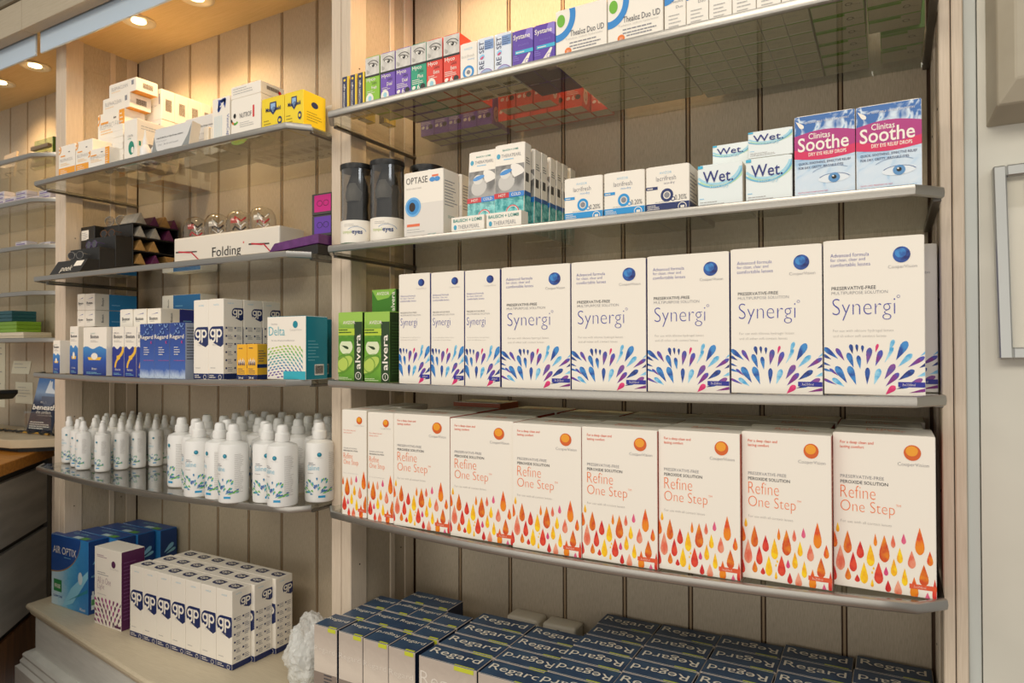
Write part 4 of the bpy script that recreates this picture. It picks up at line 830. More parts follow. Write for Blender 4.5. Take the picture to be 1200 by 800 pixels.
o = P3(lc, -.865, -.072, 'long white and blue carton lying lengthwise at the very back', grp='long cartons lying on top of the others', dz=.164); o.rotation_euler = (0, 0, -PI/2); o.location.y = -.012; o.location.x = -.80
o.location = (-.80, -.010, SZ('l3', -.8)+.163)
for k in range(4): P3(bm_, -.80+k*.039, -.045, 'upright carton hidden at the back', grp='cartons hidden at the back', sz=(1, 1, 1.36))
def regard_blue():
    w, d, h = .0525, .045, .1205; BG = ramp([(0, '#5f86c0'), (.12, '#c9d8ea'), (.26, '#3e63b0'), (.7, '#2f4f9e'), (1, '#2a4690')], 'Z', 0, h, .35, 'cloud_sky_print', .18); o = carton('lens_solution_carton', w, d, h, BG, mat('#9aa3b4', .4), mat('#2b4f96', .35)); p = fr(o); rr = random.Random(2)
    for i in range(22): x, y = rr.uniform(.003, w-.003), rr.uniform(h*.78, h-.003); p.ell(x, y, .0035, .0035, mat('#1f3a7c', .3), 1, 10); p.ell(x-.001, y+.001, .0016, .0016, mat('#86a8dc', .3), 2, 8)
    p.text('Regard', w*.03, h*.70, w=w*.92, h=.0115, m=WHITE, l=4, off=.012); p.text('K', w*.78, h*.635, h=.006, m=mat('#d8307c', .4), l=4, off=.02); p.lines(w*.3, h*.56, w*.4, 4, .005, WHITE, 2, .3); p.rect(w*.28, h*.33, w*.7, .0007, mat('#c8508c', .4), 2); p.build('printed_front', o)
    s = sd(w); s.lines(.004, h*.9, d-.008, 12, .006, DGREY, 0, .35); s.build('printed_side', o); return o
rb = regard_blue()
for k, x in enumerate((-.5555, -.5020, -.4480)): P3(rb, x, -.272, '%s of three blue sky-printed cartons with white lettering' % ['left', 'middle', 'right'][k], grp='blue sky-printed cartons')
for k, x in enumerate((-.5555, -.5020)): P3(rb, x, -.2255, 'blue sky-printed carton behind the front ones', grp='blue sky-printed cartons behind')
GPN = mat('#1b2a5e', .4)
def gp(w, d, h):
    o = carton('rinse_carton', w, d, h, WHITE, WHITE); p = fr(o); yc = h*.56; r = w*.38
    def logo(p, x, y, s):
        p.ell(x+s*.50, y, s*.52, s*.62, GPN, 0, 18); p.poly([(x+s*.5, y+s*.62), (x+s*1.62, y+s*.62), (x+s*1.66, y+s*.4), (x+s*1.66, y-s*.75), (x+s*1.35, y-s*.95), (x+s*.9, y-s*.80), (x+s*.5, y-s*.62)], GPN, 0); R1, R0 = s*.33, s*.17; g0, p0 = x+s*.45, x+s*1.18; yy = y+s*.10
        p.ring(g0, yy, R0, R1, WHITE, 1, n=18); p.rect(g0+s*.17, yy-s*.38, s*.16, s*.70, WHITE, 1); p.ring(g0, yy-s*.38, R0, R1, WHITE, 1, -PI*.9, 0, 10)
        p.ring(p0, yy, R0, R1, WHITE, 1, n=18); p.rect(p0-s*.33, yy-s*.70, s*.16, s*1.02, WHITE, 1)
    logo(p, w*.05, yc, w*.57); p.text('AVIZOR', w*.35, h*.92, w=w*.35, m=SKY); p.text('MULTI', w*.3, h*.42, w=w*.3, m=LGREY); p.lines(w*.15, h*.14, w*.5, 1, .003, LGREY, 1, .5)
    p.rect(.0003, .0004, w-.0006, h*.072, GPN, 0); p.ring(w*.78, h*.032, .0038, .0048, WHITE, 1, n=14); p.lines(w*.08, h*.045, w*.45, 2, .004, WHITE, 1, .4); p.build('printed_front', o)
    s = sd(w); logo(s, d*.42, h*.83, d*.36); s.rect(.0003, .0004, d-.0006, h*.072, GPN, 0); s.text('AVIZOR', d*.2, h*.94, w=d*.3, m=SKY)
    for c in (.1, .55):
        for k in range(6): s.rect(d*c, h*(.63-.1*k), d*.08, d*.08, GPN, 1); s.lines(d*(c+.12), h*(.645-.1*k), d*.25, 3, .0035, GREY, 1, .35, seed=k)
    s.build('printed_side', o)
    t = tp(h); t.ring(w*.48, d*.52, w*.05, w*.1, WHITE, 2, n=12); t.ring(w*.70, d*.52, w*.05, w*.1, WHITE, 2, n=12); t.rect(w*.60, d*.32, w*.045, d*.3, WHITE, 2); t.ell(w*.50, d*.52, w*.24, d*.24, GPN, 0, 16); t.poly([(w*.55, d*.75), (w*.9, d*.72), (w*.9, d*.3), (w*.6, d*.26)], GPN, 0); t.build('printed_top', o); return o
g1 = gp(.0475, .0475, .1665)
for k, x in enumerate((-.3810, -.3330)):
    for j in range(3): P3(g1, x, -.262+.0495*j, 'tall white and navy rinse carton on the third shelf, %s of the pair, %s row' % (['left', 'right'][k], ORD[j]), grp='tall white and navy cartons, upper shelf')
ym = mat('#f0b42a', .4)
def yel():
    w, d, h = .0295, .025, .071; o = carton('tablet_carton', w, d, h, ym, ym); p = fr(o); p.rect(0, .0005, w, h*.14, GPN, 0); p.text('24 ml', w*.2, h*.03, w=w*.45, m=WHITE, off=.02); p.lines(w*.2, h*.88, w*.6, 1, .003, NAVY, 1, .5)
    for k in range(5): p.drop(w*(.22+.14*k), h*(.5+.04*(k % 2)), .012, .0035, PI, WHITE, 1); p.drop(w*(.22+.14*k), h*.47, .009, .0025, PI, GPN, 2)
    p.lines(w*.15, h*.3, w*.7, 3, .004, NAVY, 1, .3); p.build('printed_front', o); s = sd(w); s.rect(0, .0005, d, h*.14, GPN, 0); s.rect(0, h*.34, d, h*.1, GPN, 0); s.lines(.003, h*.8, d-.006, 5, .005, NAVY, 1, .3); s.build('printed_side', o); return o
y1 = yel()
for k, x in enumerate((-.2410, -.2105)): P3(y1, x, -.265, '%s one of two little yellow cartons' % ['left', 'right'][k], grp='little yellow cartons')
TEALC = mat('#178a9c', .35)
def delta():
    w, d, h = .104, .056, .1205; o = carton('lens_solution_carton', w, d, h, WHITE, TEALC, TEALC); p = fr(o); r = random.Random(11)
    cols = ['#a8c832', '#6fb83c', '#3fa86a', '#2a9aa0', '#2f7fae', '#4a4f9e', '#6a3f94']
    for j in range(12):
        for i in range(9):
            u = .006+i*.0105+(j % 2)*.005; v = h*.53-j*.0052-.004*abs(i-4.5)**1.3*.18
            if v < .004 or u > w-.005: continue
            p.drop(u, v, .0082, .0030, math.radians(-75+12*(i-4)*.9), mat(cols[min(6, int(j*.58+r.uniform(0, 1)))], .4), 1)
    p.text('Delta', w*.05, h*.70, w=w*.42, h=.017, m=mat('#5fb8c8', .4), off=-.01, l=2); p.ell(w*.74, h*.87, .0065, .0068, TEALC, 1, 18); p.text('CooperVision', w*.6, h*.76, w=w*.3, m=LGREY); p.text('MULTIPLE', w*.12, h*.87, w=w*.15, m=GREY); p.text('For use with gas permeable lenses', w*.12, h*.60, w=w*.6, m=GREY); p.rect(w*.44, .0005, w*.56, h*.13, mat('#35aebf', .4), 2); p.build('printed_front', o)
    s = sd(w); s.lines(.006, h*.6, d*.5, 7, .006, mat('#7fc4cf', .4), 0, .3); s.rect(d*.4, h*.07, d*.42, h*.17, WHITE, 0); tinycode(s, d*.43, h*.09, d*.36, h*.13, BLACK, 12); s.build('printed_side', o); return o
dt = delta(); P3(dt, -.1525, -.265, 'white and teal carton with a shoal of coloured dashes', grp='white and teal carton pair'); P3(dt, -.1975, -.206, 'white and teal carton peeking out behind the dashed one', grp='white and teal carton pair')

# ------------------------------------------------------------ left bay, display shelf
ZF = SZ('lf', 0)
BK = mat('#1c1915', .45, name='black_board')
o = empty('glasses_display', (-.865, -.15, ZF)); tag(o, 'black stepped reading glasses display with side cubbyholes', 'display stand')
def dB(x0, x1, y0, y1, z0, z1, nm, m=BK): b = MB(); b.box(x0+.865, x1+.865, y0+.15, y1+.15, z0, z1, m); return b.build(nm, o, .0008)
b = MB(); b.prism([(-.275+.15, 0), (-.226+.15, 0), (-.226+.15, .040), (-.252+.15, .040)], -.935+.865, -.80+.865, BK, 'x'); b.build('sloped_lip', o)
for k, (y0, y1, h) in enumerate(((-.2255, -.186, .072), (-.1855, -.142, .107))): dB(-.93, -.80, y0, y1, 0, h, 'step')
p = MB(); sl = Vector((0, .023, .040)).normalized(); p.frame((-.93+.865, -.275+.15, 0), (1, 0, 0), sl); p.text('peek', .036, .008, w=.05, h=.022, m=mat('#e6ddcc', .4), l=1, off=.004, res=3); p.rect(.085, .026, .034, .016, WHITE, 1); p.build('printed_lip', o)
# cubby block
dB(-.93, -.8605, -.1415, -.012, 0, .146, 'cubby_block')
for z in (0.0, .036, .072, .108, .1425): dB(-.8600, -.80, -.1415, -.012, z, z+.0035, 'cubby_shelf')
dB(-.8600, -.80, -.1415, -.1385, .0036, .1424, 'cubby_wall'); dB(-.8600, -.80, -.0145, -.012, .0036, .1424, 'cubby_wall')
GLD, PUR, SIL = duo('#a07a44', '#b58c52', 60, .5), duo('#571f45', '#6d2a58', 60, .5), duo('#a39d92', '#b8b2a6', 60, .5)
pc = {}
def case(c, y, z, x0, lab, s=.034, inv=False, ln=.058):
    k = (c, s, inv, ln)
    if k not in pc:
        b = MB(); h = s*.9; pts = [(-s/2, 0), (s/2, 0), (.001, h), (-.001, h)] if not inv else [(-.001, 0), (.001, 0), (s/2, h), (-s/2, h)]
        b.prism(pts, 0, ln, {'g': GLD, 'p': PUR, 's': SIL}[c], 'x'); pc[k] = b.build('glasses_case', None, .0008); 
        e = MB(); e.prism([(-s*.43, .0012), (s*.43, .0012), (0, h*.93)] if not inv else [(0, .002), (s*.43, h*.97), (-s*.43, h*.97)], ln-.0001, ln+.0004, {'g': GLD, 'p': PUR, 's': SIL}[c], 'x'); e.build('end_flap', pc[k])
    put(pc[k], (x0, y, z), lab, 'case', 'triangular glasses cases')
cn = {'g': 'gold', 'p': 'purple', 's': 'silver grey'}
rows = [(.0040, 'bottom', (('s', -.118, 0), ('s', -.075, 0), ('p', -.036, 0))), (.0400, 'second lowest', (('g', -.120, 0), ('p', -.078, 0), ('g', -.037, 1))), (.0760, 'second highest', (('g', -.120, 0), ('g', -.083, 0))), (.1120, 'highest', (('s', -.120, 0), ('s', -.079, 0), ('p', -.040, 0)))]
for z, rn, its in rows:
    for i, (c, y, inv) in enumerate(its): case(c, y, ZF+z-.0001, -.8585, '%s triangular case in the %s cubby row, %s from the front%s' % (cn[c], rn, ORD[i], ', point down' if inv else ''), .031 if rn != 'highest' else .031, bool(inv))
for i, (c, y) in enumerate((('s', -.118), ('p', -.080), ('g', -.050), ('p', -.020+-.004))): case(c, y-.0, ZF+.1466, -.872, '%s triangular case lying on top of the black display, %s from the front' % (cn[c], ORD[i]), .032 if i in (0, 2) else .027, False, .07)
def glasses(x, y, z, lab, fr_c, s=1.0, rz=0, tint=(.3, .25, .22)):
    o = empty('reading_glasses', (x, y, z), rz); o.scale = (s, s, s); tag(o, lab, 'glasses', 'reading glasses on display')
    for sg in (-1, 1):
        b = MB(); pts = [(sg*.026+.021*math.cos(t), -.0, .017+.015*math.sin(t)) for t in (2*PI*k/16 for k in range(17))]; b.tube(pts, .0015, fr_c, 6); rm = b.build('rim', o, smooth=True)
        b = MB(); b.prism([(sg*.026+.0195*math.cos(t), .017+.0135*math.sin(t)) for t in (2*PI*k/16 for k in range(16))], -.0005, .0005, glassmat('lens', tint, 1.6), 'y'); b.build('lens', rm)
        b = MB(); b.tube([(sg*.047, 0, .022), (sg*.050, .004, .022), (sg*.050, .028, .020)], .0014, fr_c, 6); b.build('temple', o, smooth=True)
    b = MB(); b.tube([(-.006, 0, .021), (0, -.001, .024), (.006, 0, .021)], .0013, fr_c, 6); b.build('bridge', o, smooth=True)
SILV = mat('#cfcac0', .15, .9); TORT = mat('#6f4a2c', .25); VIO = mat('#5a4270', .25); CLR = mat('#8f8b84', .15, .5)
glasses(-.865, -.2465, ZF+.0418, 'clear rimmed reading glasses on the lowest step', CLR, .62, .1)
glasses(-.865, -.2085, ZF+.0738, 'violet rimmed reading glasses on the middle step', VIO, .62, -.1, (.4, .3, .4))
glasses(-.865, -.168, ZF+.1088, 'brown rimmed reading glasses on the upper step', TORT, .62, .05, (.35, .28, .2))
glasses(-.90, -.118, ZF+.1478, 'silver rimmed reading glasses on top of the display', SILV, .55, .2, (.7, .7, .7)) if False else None
glasses(-.905, -.126, ZF+.1480, 'silver rimmed reading glasses on top of the black display', SILV, .85, .1, (.8, .78, .72))
o = empty('tester_box', (-.975, -.13, ZF)); tag(o, 'small black box with white sticker behind the stepped display', 'box')
b = MB(); b.box(-.03, .035, -.03, .04, 0, .148, BK); b.build('box_body', o, .001); p = MB().frame((-.03, -.03, 0), (1, 0, 0), (0, 0, 1)); p.rect(.004, .112, .034, .026, WHITE, 1); p.lines(.007, .13, .028, 4, .005, GREY, 2, .3); p.build('sticker', o)
# folding glasses stand
o = empty('folding_glasses_stand', (-.69, -.10, ZF)); tag(o, 'white display plinth lettered for folding glasses', 'display stand')
b = MB(); b.prism([(0, 0), (.385, 0), (.385, .075), (0, .075)], 0, .100, mat('#e9e2d6', .35, name='white_board')); b.build('plinth', o, .004, seg=2)
p = fr(o); K_ = mat('#26201c', .4); p.text('Folding', .150, .036, w=.105, h=.030, m=K_, off=.004, l=1, res=3); p.rect(.262, .068, .004, .004, mat('#d8242c', .4), 1)
RD = mat('#c8283a', .35)
for x0, x1, fl in ((.008, .120, 0), (.282, .375, 1)):
    a = (lambda t: x0+(x1-x0)*t)
    p.poly([(a(.0), .062), (a(.0), .066), (a(.75), .062), (a(.75), .059)], K_, 1); p.poly([(a(.1), .0665), (a(.5), .062), (a(.52), .058), (a(.1), .0625)], RD, 2); p.poly([(a(.5), .062), (a(.95), .028), (a(.99), .028), (a(.56), .062)], RD, 2)
p.build('printed_front', o)
DOME = glassmat('dome_glass', (.93, .93, .92), 2.0, .02)
for k in range(4):
    x = -.655+k*.083; d_ = empty('glass_dome', (x, -.062, ZF+.1006)); tag(d_, '%s glass dome from the left on the white plinth, folded glasses inside' % ORD[k], 'dome', 'glass domes on the white plinth')
    b = MB(); b.lathe([(.031, 0), (.031, .028), (.029, .040), (.023, .050), (.013, .0565), (.003, .058)], DOME, 24); b.build('dome', d_, smooth=True)
    for j in range(3):
        b = MB(); zc = .012+j*.012; b.tube([(-.018, -.004+j*.004, zc), (-.006, -.008, zc+.006), (.004, .002, zc-.004), (.018, .004, zc+.004)], .0024, (RD, SILV, K_, SILV)[(j+k) % 4], 6); b.build('folded_glasses', d_, smooth=True)
    b = MB(); b.box(-.017, .006, -.012, -.010, .026, .038, mat('#c94a3c', .4) if k % 2 == 0 else mat('#dcd6cc', .3)); b.build('price_tag', d_)
# purple glasses tray and stacked boxes at the right end
o = empty('glasses_tray', (-.158, -.178, ZF)); tag(o, 'black tray with a purple sloping lid at the right end of the shelf', 'tray')
b = MB(); b.prism([(-.062, 0), (.104, 0), (.104, .020), (-.052, .008)], -.052, .042, BK, 'y'); b.build('tray', o, .001)
b = MB(); b.prism([(-.035, .012), (.104, .0215), (.104, .040), (-.018, .030)], -.050, .040, duo('#5a2a66', '#6d3578', 40, .35), 'y'); b.build('lid', o, .001)
zq = ZF
for k, (c, lab, y) in enumerate((('#6a3fae', 'dark box with a violet picture, lower of the pair by the middle post', 0), ('#d01f86', 'dark box with a magenta picture, upper of the pair by the middle post', 1))):
    o = empty('glasses_box', (-.1780, -.125, ZF+.0575+.0462*k)); tag(o, lab, 'box', 'dark glasses boxes by the post')
    b = MB(); b.box(0, .056, 0, .05, 0, .0455, mat('#4a4745', .45)); b.build('box_body', o, .001); p = fr(o); p.rect(.008, .006, .048, .036, mat(c, .4), 0); p.ring(.024, .024, .007, .0082, BLACK, 1, n=14, sy=.8); p.ring(.042, .024, .007, .0082, BLACK, 1, n=14, sy=.8); p.build('printed_front', o)
o = empty('glasses_box', (-.1780, -.125, ZF)); tag(o, 'dark box under the violet picture box', 'box'); b = MB(); b.box(0, .056, 0, .05, 0, .057, BK); b.build('box_body', o, .001)

# ------------------------------------------------------------ left bay, top shelf
ZL = SZ('lt', 0); OY = mat('#f2a22a', .4)
def LTp(pt, x, y, lab, grp='orange-marked white cartons', dz=0, rz=0, rx=0, sc=None):
    o = put(pt, (x, y, ZL+dz), lab, 'carton', grp, rz, rx)
    if sc: o.scale = sc
    return o
def bleph(w, d, h, name='BLEPHASOL', low=True):
    o = carton('eyelid_care_carton', w, d, h); p = fr(o); p.clip = (.0003, .0003, w-.0003, h-.0003)
    p.ring(.0, h*.90, .008, .0115, OY, 1, -1.6, 1.6, 14); p.ell(.004, h*.9, .003, .003, OY, 1, 10); p.clip = None
    p.rect(w*.12, h*.68, w*.28, .003, OY, 1); p.text(name, w*.1, h*.53, w=w*.78, h=.008, m=LGREY, off=-.008); p.lines(w*.12, h*.46, w*.6, 2, .004, mat('#f2c98a', .4), 1, .4); p.lines(w*.6, h*.78, w*.15, 1, .004, DGREY, 1, .6)
    if low: p.rect(.0003, .0005, w-.0006, h*.34, OY, 0); p.lines(w*.1, h*.27, w*.45, 3, .0045, WHITE, 1, .3)
    else: p.rect(w*.80, .0005, w*.2, h-.001, OY, 0); p.lines(w*.83, h*.85, w*.12, 8, .0055, WHITE, 1, .3)
    p.build('printed_front', o); return o
b1 = bleph(.0735, .045, .0835); b2 = bleph(.100, .04, .0505, 'BLEPHACLEAN', False)
LTp(b1, -.9135, -.262, 'orange-footed white carton at the left end of the top shelf'); LTp(b1, -.8365, -.262, 'second orange-footed white carton from the left end')
LTp(b2, -.7570, -.275, 'low white carton with an orange right stripe, foremost', sc=(.87, 1, .95))
def bar(w, d, h, txt='BLEPHACLEAN'):
    o = carton('wipes_carton', w, d, h, WHITE, WHITE, bottom=OY); p = fr(o); p.text(txt, w*.1, h*.45, w=w*.6, m=LGREY); p.lines(w*.1, h*.3, w*.5, 1, .003, mat('#f2c98a', .4), 1, .4); p.rect(w*.83, h*.5, w*.08, h*.35, GREY, 1)
    p.build('printed_front', o); s = sd(w); s.frame((w, 0, 0), (0, 1, 0), (0, 0, 1)); tinycode(s, d*.3, h*.3, d*.45, h*.4, mat('#6b5a48', .5), 9); s.build('printed_side', o); return o
k2 = bleph(.115, .052, .048, 'BLEPHACLEAN', False); kb = bar(.115, .055, .0265)
LTp(k2, -.8450, -.2035, 'orange-striped white carton at the bottom of the stepped stack', dz=0, sc=(1, 1, 1.75)); LTp(k2, -.8470, -.2035, 'orange-striped white carton in the middle of the stepped stack', dz=.0855, sc=(1, 1, 1.75))
LTp(kb, -.8290, -.2015, 'white barcoded wipes carton, second from the top of the stack', dz=.1705, sc=(1, 1, 1.35)); LTp(kb, -.8050, -.1995, 'white barcoded wipes carton, topmost of the stack', dz=.2075, sc=(1, 1, 1.2))
up_ = bar(.06, .036, .062)
for j in range(4):
    for i in range(3): LTp(up_, -.7415, -.1405+.0368*j-.0, 'white orange-edged carton in the rear pile, %s layer, %s from the front' % (['bottom', 'middle', 'top'][i], ORD[j]), 'barcoded cartons in the rear pile', dz=i*.0765, sc=(1, 1, 1.22))
for j in range(3): LTp(up_, -.815, -.1400+.0385*j, 'white carton hidden in the rear pile', 'white cartons hidden in the rear pile', sc=(1, 1, 2.6))
th_ = MB(); thn = carton('thin_carton', .042, .035, .0145)
for k in range(7): LTp(thn, -.6985+.0008*(k % 3), -.252-.0006*(k % 2), 'thin white carton, %s from the bottom of the thin stack' % ORD[k], 'thin cartons stacked by the green-marked one', dz=k*.0151)
def green():
    w, d, h = .050, .095, .106; G = mat('#1d8a72', .35); o = carton('eye_drop_carton', w, d, h); p = fr(o); p.ell(w*.58, h*.38, w*.22, h*.15, G, 1, 20); p.ell(w*.68, h*.33, w*.10, h*.07, WHITE, 2, 14); p.rect(.0003, .0003, w-.0006, h*.05, G, 1); p.text('care', w*.3, h*.62, w=w*.4, m=LGREY); p.lines(w*.3, h*.58, w*.4, 1, .004, G, 1, .3)
    p.build('printed_front', o); s = sd(w); s.lines(.01, h*.85, d*.7, 2, .006, LGREY, 0, .3); s.rect(d*.2, h*.3, d*.3, h*.2, GREY, 0); s.rect(d*.05, h*.42, d*.05, h*.1, G, 0); s.build('printed_side', o); return o
LTp(green(), -.6465, -.255, 'white carton with a green emblem beside the thin stack', None)
for k, x in enumerate((-.5800, -.5555)):
    o = empty('nozzle_bottle', (x, -.245+.012*k, ZL)); tag(o, '%s small white bottle with a pointed nozzle' % ['left', 'right'][k], 'bottle', 'pointed nozzle bottles')
    b = MB(); b.lathe([(.010, 0), (.0115, .002), (.0115, .034), (.007, .042), (.006, .044)], BOT, 16); b.build('bottle_body', o, smooth=True); b = MB(); b.lathe([(.0062, .0442), (.0058, .052), (.003, .064), (.0012, .079)], BOT, 14); b.build('nozzle', o, smooth=True)
def viac():
    w, d, h = .130, .022, .070; o = carton('eye_drop_carton', w, d, h, mat('#dcdad6', .4), CREAM); p = fr(o); G3 = mat('#8f9290', .4); p.clip = (.0003, .0003, w-.0003, h-.0003)
    p.poly([(w*.74, 0), (w, 0), (w, h*.95), (w*.93, h*.55)], G3, 0); p.poly([(0, h*.75), (0, 0), (w*.3, 0), (w*.12, h*.3)], G3, 0); p.clip = None
    p.text('VIACROM 2% w/v Eye Drops, solution', w*.08, h*.62, w=w*.72, h=.005, m=DGREY, off=.01); p.text('Sodium cromoglicate', w*.08, h*.52, w=w*.3, m=GREY); p.text('10 ml    Sterile until opened', w*.15, h*.38, w=w*.55, m=GREY); p.lines(w*.35, h*.22, w*.35, 3, .004, LGREY, 1, .35); p.build('printed_front', o); return o
vc = viac()
LTp(vc, -.5330, -.262, 'grey and white carton with swooping corners, leaning at the front', 'grey swoosh cartons', rx=math.radians(-9)); o = LTp(vc, -.5330, -.178, 'white lettered carton standing higher behind the grey swoosh one', 'grey swoosh cartons', dz=.042)
sl_ = carton('thin_carton', .016, .1, .06, CREAM, CREAM)
o = carton('eye_drop_carton', .128, .06, .0415); put(o, (-.5330, -.18, ZL), 'white carton under the rear grey swoosh one', 'carton', None)
for k in range(4): LTp(sl_, -.4010+k*.0172, -.225+.004*(k % 2), 'slim cream carton on edge, %s right of the grey swoosh one' % ORD[k], 'slim cream cartons on edge', sc=(1, 1, 1-.06*(k % 2)))
def vitro():
    w, d, h = .054, .06, .098; VB = mat('#2b4a9c', .35); o = carton('supplement_carton', w, d, h); p = fr(o); p.text('VitroCap', w*.80, h*.62, w=h*.46, h=w*.18, m=VB, rot=-PI/2, off=.0); r = random.Random(1)
    for k in range(9): a = k*.5; p.drop(w*(.55+.18*math.cos(a)), h*(.84+.10*math.sin(a)), .016, .006, a, VB, 1)
    for k in range(5): p.lines(w*(.12+.1*k), h*.6, w*.06, 16, .0034, LT, 1, .4, seed=k)
    p.build('printed_front', o); return o
LTp(vitro(), -.3305, -.255, 'white carton with a blue plume and vertical name', None)
def nutrof(h):
    w, d = .0885, .06; o = carton('supplement_carton', w, d, h); p = fr(o); RDN = mat('#d8242c', .4)
    if h > .05:
        for k, c in enumerate(('#1a1a1a', '#d8782a', '#3f9a3a', '#6fb83c')): p.ring(w*.14, h*.55, .009, .013, mat(c, .4), 1, -PI*.95+k*.55, -PI*.95+k*.55+.55, 5, 1, 1.1)
        p.ell(w*.13, h*.6, .004, .005, BLACK, 1); p.text('NUTROF', w*.30, h*.52, w=w*.40, h=.010, m=DGREY, off=.0); p.text('1', w*.74, h*.48, h=.024, m=RDN, off=.02); p.ell(w*.28, 0, w*.27, h*.1, mat('#a8cc5a', .4), 1, 20); p.lines(w*.3, h*.4, w*.5, 3, .004, LGREY, 1, .3); p.clip = None
    else: p.lines(w*.08, h*.75, w*.7, 3, .005, LGREY, 1, .3)
    p.build('printed_front', o); s = sd(w); tinycode(s, d*.25, h*.45, d*.5, h*.3, mat('#5b4a3a', .5), 10); s.ell(d*.8, h*.5, .004, .004, RDN, 1); s.build('printed_side', o); return o
LTp(nutrof(.0865), -.2720, -.255, 'white supplement carton with a coloured arc, under a flat one', 'white supplement cartons'); LTp(nutrof(.0245), -.2725, -.255, 'flat white carton lying on the coloured arc one', 'white supplement cartons', dz=.0873)
spn = carton('supplement_carton', .0285, .11, .062, CREAM, CREAM); bb = bt(.11); bb.ring(.014, .02, .004, .007, BLACK, 0, n=14); tinycode(bb, .006, .05, .016, .03, mat('#5b4a3a', .5), 6); bb.build('printed_base', spn)
for k in range(10): LTp(spn, -.345+k*.0297, -.1835, 'cream based carton seen through the top glass, %s from the left' % ORD[k], 'cream based cartons behind the yellow ones')
MY = mat('#f0d21c', .4)
def macu(w):
    d, h = .058, .0665; o = carton('supplement_carton', w, d, h, MY, MY, MY); p = fr(o); sx = w/.06
    p.poly([(w*.38, h*.86), (w*.66, h*.86), (w*.68, h*.62), (w*.52, h*.48), (w*.36, h*.62)], GPN, 1); p.poly([(w*.42, h*.82), (w*.62, h*.82), (w*.62, h*.66), (w*.52, h*.56), (w*.42, h*.66)], mat('#8fb4dc', .4), 2)
    p.text('MacuShield', w*.2, h*.59, w=w*.66, h=.008, m=GPN, l=3, off=.02); p.ell(w*.82, h*.28, w*.10, h*.12, GPN, 1, 16); p.ell(w*.82, h*.28, w*.06, h*.05, MY, 2, 10); p.lines(w*.1, h*.32, w*.35, 3, .006, mat('#a08a1c', .4), 1, .3); p.build('printed_front', o)
    s = sd(w); s.ell(d*.5, h*.66, .009, .006, GPN, 0); s.lines(d*.15, h*.4, d*.7, 4, .005, mat('#a08a1c', .4), 0, .3); s.build('printed_side', o); return o
LTp(macu(.062), -.1720, -.262, 'bright yellow carton with a shield, left of the pair', 'bright yellow cartons'); LTp(macu(.0505), -.1085, -.262, 'bright yellow carton with a shield, right of the pair', 'bright yellow cartons')

# ------------------------------------------------------------ left bay, base
AB = ramp([(0, '#e8eef2'), (.35, '#bfe0ee'), (.6, '#5fb4de'), (.8, '#3a8fcc'), (1, '#2f7fc0')], 'X', -.02, .19, .35, 'pale_blue_print', .2); AN = mat('#1c4a92', .35); AS = mat('#1a3f7c', .4)
def airop():
    w, d, h = .173, .0485, .186; o = carton('lens_pack_carton', w, d, h, AB, AS, AN, left=AN); p = fr(o); n = 14
    arc = [(w*.80*math.cos(PI/2*k/n-PI/2+PI/2)-.0, h*(1-.52*math.sin(PI/2*k/n))) for k in range(n+1)]
    for k in range(n):
        a, c = arc[k], arc[k+1]; x0, x1 = c[0], a[0]; p.poly([(x0, c[1]), (x1, a[1]), (x1, h-.0005), (x0, h-.0005)], AN, 1)
        p.poly([(x0, c[1]-.003), (x1, a[1]-.003), (x1, a[1]), (x0, c[1])], mat('#a8845a', .4), 2)
    p.text('AIR OPTIX', w*.05, h*.74, w=w*.64, h=.019, m=WHITE, l=3, off=-.002, res=3); p.lines(w*.35, h*.70, w*.3, 1, .004, SKY, 3, .3)
    p.rect(w*.07, h*.20, w*.22, h*.17, mat('#2f8a4a', .4), 2); p.text('FREE', w*.1, h*.25, w=w*.16, m=WHITE, l=3, off=.02); p.text('CLEAR CARE', w*.06, h*.12, w=w*.25, m=AN, l=2, off=.01)
    p.ell(w*.80, h*.47, .010, .016, mat('#d8e6ea', .2), 2, 18); p.poly([(w*.3, 0), (w*.55, h*.3), (w, h*.6), (w, h*.5), (w*.6, h*.1)], mat('#8fd0ea', .4), 1); p.poly([(w*.45, .02), (w*.99, h*.35), (w*.99, h*.3)], mat('#2f8a9c', .4), 1); p.text('Alcon', w*.78, .006, w=w*.16, m=WHITE, l=2); p.build('printed_front', o)
    s = sd(w); s.drop(d*.5, h*.73, .035, .012, .9, SKY, 0); s.drop(d*.62, h*.68, .03, .008, 1.2, LT, 1); s.text('AIR OPTIX', d*.15, h*.50, w=d*.7, m=LT); s.text('+', d*.45, h*.44, w=.004, m=LT)
    for k in range(3): s.rect(d*(.16+.26*k), h*.06, d*.18, h*.20, mat('#dfe8e4', .4), 1); s.rect(d*(.20+.26*k), h*.26, d*.1, h*.05, mat('#dfe8e4', .4), 1); s.rect(d*(.17+.26*k), h*.12, d*.16, h*.08, mat('#5a9a5c', .4), 2)
    s.build('printed_side', o)
    t = tp(h); t.text('AIR OPTIX', w*.3, d*.5, w=w*.4, m=LT); t.rect(w*.55, d*.04, w*.18, d*.3, mat('#bcd8dc', .4), 0); t.rect(w*.74, d*.04, w*.16, d*.35, mat('#5fa04a', .4), 0); t.build('printed_top', o); return o
ao = airop()
for k, (x, y) in enumerate(((-1.046, -.2095), (-1.0575+.052, -.1595), (-.9995, -.1095), (-.982, -.0575))):
    put(ao, (x, y, zb), ['foremost blue contact lens pack at the left end of the base', 'second blue contact lens pack from the front', 'third blue contact lens pack from the front', 'rearmost blue contact lens pack, against the wall'][k], 'carton', 'blue contact lens packs')
